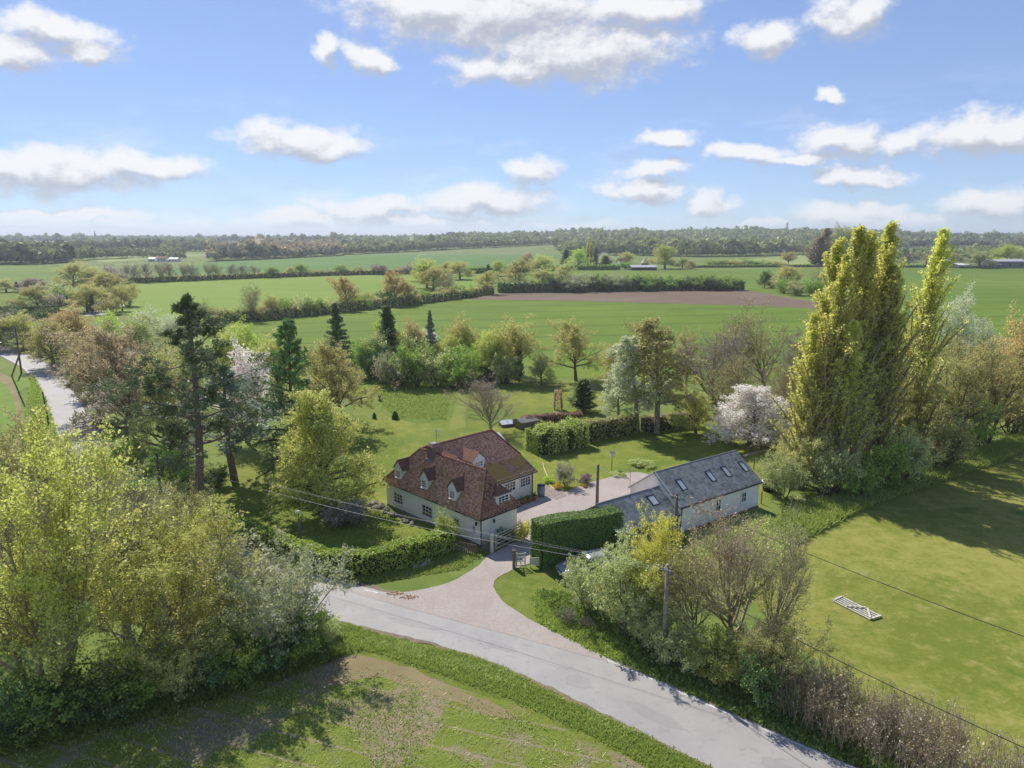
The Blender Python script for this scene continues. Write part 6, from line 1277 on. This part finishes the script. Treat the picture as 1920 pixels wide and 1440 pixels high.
tufts('rough_grass', [(1440, 990), (1490, 955), (1600, 925), (1700, 890), (1800, 858), (1920, 815), (1960, 830), (1850, 875), (1730, 915), (1640, 945), (1560, 985), (1480, 1025)], 9000, 0.5, 'grass', 'rough long grass along the foot of the poplar belt', 'grass', 4, 0.12, seed=9)
tufts('rough_grass', [(1300, 1010), (1420, 970), (1500, 990), (1480, 1040), (1400, 1120), (1350, 1150), (1290, 1090)], 5000, 0.45, 'rough', 'rough pale grass behind the tan twiggy trees by the barn', 'grass', 4, 0.12, seed=10)
tufts('meadow_grass', [(692, 706), (800, 716), (848, 736), (836, 788), (746, 785), (718, 764)], 3500, 0.2, 'grass', 'uncut tufts on the meadow patch of the lawn', 'grass', 4, 0.1, seed=11)
tufts('lane_verge_grass', [(40, 860), (60, 720), (60, 700), (84, 745), (100, 790), (112, 850)], 5000, 0.45, 'grass', 'rough grass bank beside the lane at far left', 'grass', 4, 0.14, seed=12)
tufts('lawn_grass', [(430, 1005), (480, 900), (640, 870), (720, 780), (760, 830), (700, 930), (800, 1000), (700, 1060), (600, 1060)], 9000, 0.07, 'grass', 'short lawn grass in front and left of the cottage', 'grass', 3, 0.06, seed=14)
tufts('daffodils', [(770, 1062), (800, 1050), (815, 1056), (785, 1070)], 36, 0.2, 'blossom', 'patch of pale flowers on the grass bank before the hedge', 'flowers', 3, 0.1, seed=15)

# ------------------------------------------------------------------ far woods: too far to tell the trees apart
def wood(name, base, far, n_, h, mats, label, seed=1, per=22, sz=3.0):
    """base: (px, base row) polyline of the near edge, far: distance of the far edge"""
    rng = np.random.default_rng(seed); bx = np.array([b_[0] for b_ in base], float); by = np.array([b_[1] for b_ in base], float); px = rng.uniform(bx.min(), bx.max(), n_); py = np.interp(px, bx, by)
    dep = np.array([G(450, q).y for q in (py)]); y = dep + (far-dep)*rng.uniform(0, 1, n_)**1.6; y[: n_//6] = dep[: n_//6]+rng.uniform(0, 15, n_//6)
    kx = np.array([ray(q, 460).x/ray(q, 460).y for q in px]); x = kx*y; z = hill(x, y); hh = h*(rng.uniform(0.65, 1.15, n_)+0.5*(rng.uniform(0, 1, n_) > 0.93))*(1+0.22*np.sin(x/90.0)*np.sin(x/37.0+2)); r = hh*rng.uniform(0.32, 0.5, n_)
    q = unit(rng.normal(0, 1, (n_, per, 3)))*rng.uniform(0.75, 1.05, (n_, per, 1)); q[..., 2] = np.abs(q[..., 2])*1.1-0.25
    c = np.stack([x, y, z+hh*0.55], 1)[:, None]+q*np.stack([r, r, hh*0.45], 1)[:, None]; u = np.repeat(rng.uniform(0, 1, n_), per)*0.75+rng.uniform(0, 0.25, n_*per); nn = q.reshape(-1, 3)
    v, f = cards(rng, c.reshape(-1, 3), np.repeat(r, per)*0.95, 0.45, 0.8, nrm=nn)
    o = link(name, np_mesh(name, v, f, LF[mats], u)); return tag(o, label, 'wood', kind='stuff')
leafw = lambda nme, a, b_: LF.__setitem__(nme, leaf('wood_'+nme, a, b_, 0.3))
leafw('w_green', (0.06, 0.085, 0.025), (0.15, 0.165, 0.06)); leafw('w_brown', (0.10, 0.085, 0.055), (0.165, 0.14, 0.085)); leafw('w_dark', (0.05, 0.07, 0.03), (0.115, 0.12, 0.055))
wood('wooded_hill', [(1040, 470), (1065, 480), (1180, 479), (1300, 482), (1400, 481), (1500, 477), (1545, 480), (1700, 474)], 2500, 3600, 14, 'w_green', 'wooded hill behind the farm, reading as one mass', 1)
wood('far_wood', [(640, 478), (840, 471), (1045, 467), (1060, 472)], 2600, 2600, 12, 'w_green', 'band of dull green trees below the far town', 2)
wood('far_wood', [(395, 490), (500, 486), (640, 479)], 1500, 1100, 13, 'w_brown', 'brown leafless wood above the deep green field', 3)
wood('far_wood', [(-60, 496), (60, 496), (130, 492)], 1400, 800, 12, 'w_dark', 'dark wood at the far left edge', 4)
wood('far_wood', [(130, 476), (260, 472), (400, 473)], 3200, 2200, 12, 'w_dark', 'thin dark tree bands below the left skyline', 5)
wood('far_wood', [(135, 490), (200, 486), (260, 484), (345, 486)], 1100, 260, 9, 'w_dark', 'low dark hedge line beyond the white houses', 8)
wood('far_wood', [(1680, 492), (1760, 490), (1860, 489), (1960, 486)], 1150, 500, 9, 'w_green', 'scrubby trees behind the grey farm sheds', 6)
wood('far_wood', [(1660, 472), (1780, 470), (1960, 470)], 3200, 1600, 13, 'w_dark', 'dark wooded skyline at far right', 7)
wood('far_wood', [(-60, 462), (300, 461), (640, 462)], 6000, 1800, 14, 'w_dark', 'hazy dark woods along the left skyline', 9)

# ------------------------------------------------------------------ air
def haze():
    m, n_ = new_mat('haze_air'); v = n_.node('ShaderNodeVolumePrincipled'); v.inputs['Color'].default_value = (0.80, 0.88, 1.0, 1); v.inputs['Density'].default_value = HAZE; v.inputs['Anisotropy'].default_value = 0.25
    o = n_.node('ShaderNodeOutputMaterial'); n_.t.links.new(v.outputs[0], o.inputs['Volume'])
    b_ = MB(); b_.box(-15000, 15000, -700, 17000, -12, 95); o = b_.build('haze', m); tag(o, 'faint blue haze over the far country', 'haze', kind='stuff')
HAZE = 0.00017
haze()
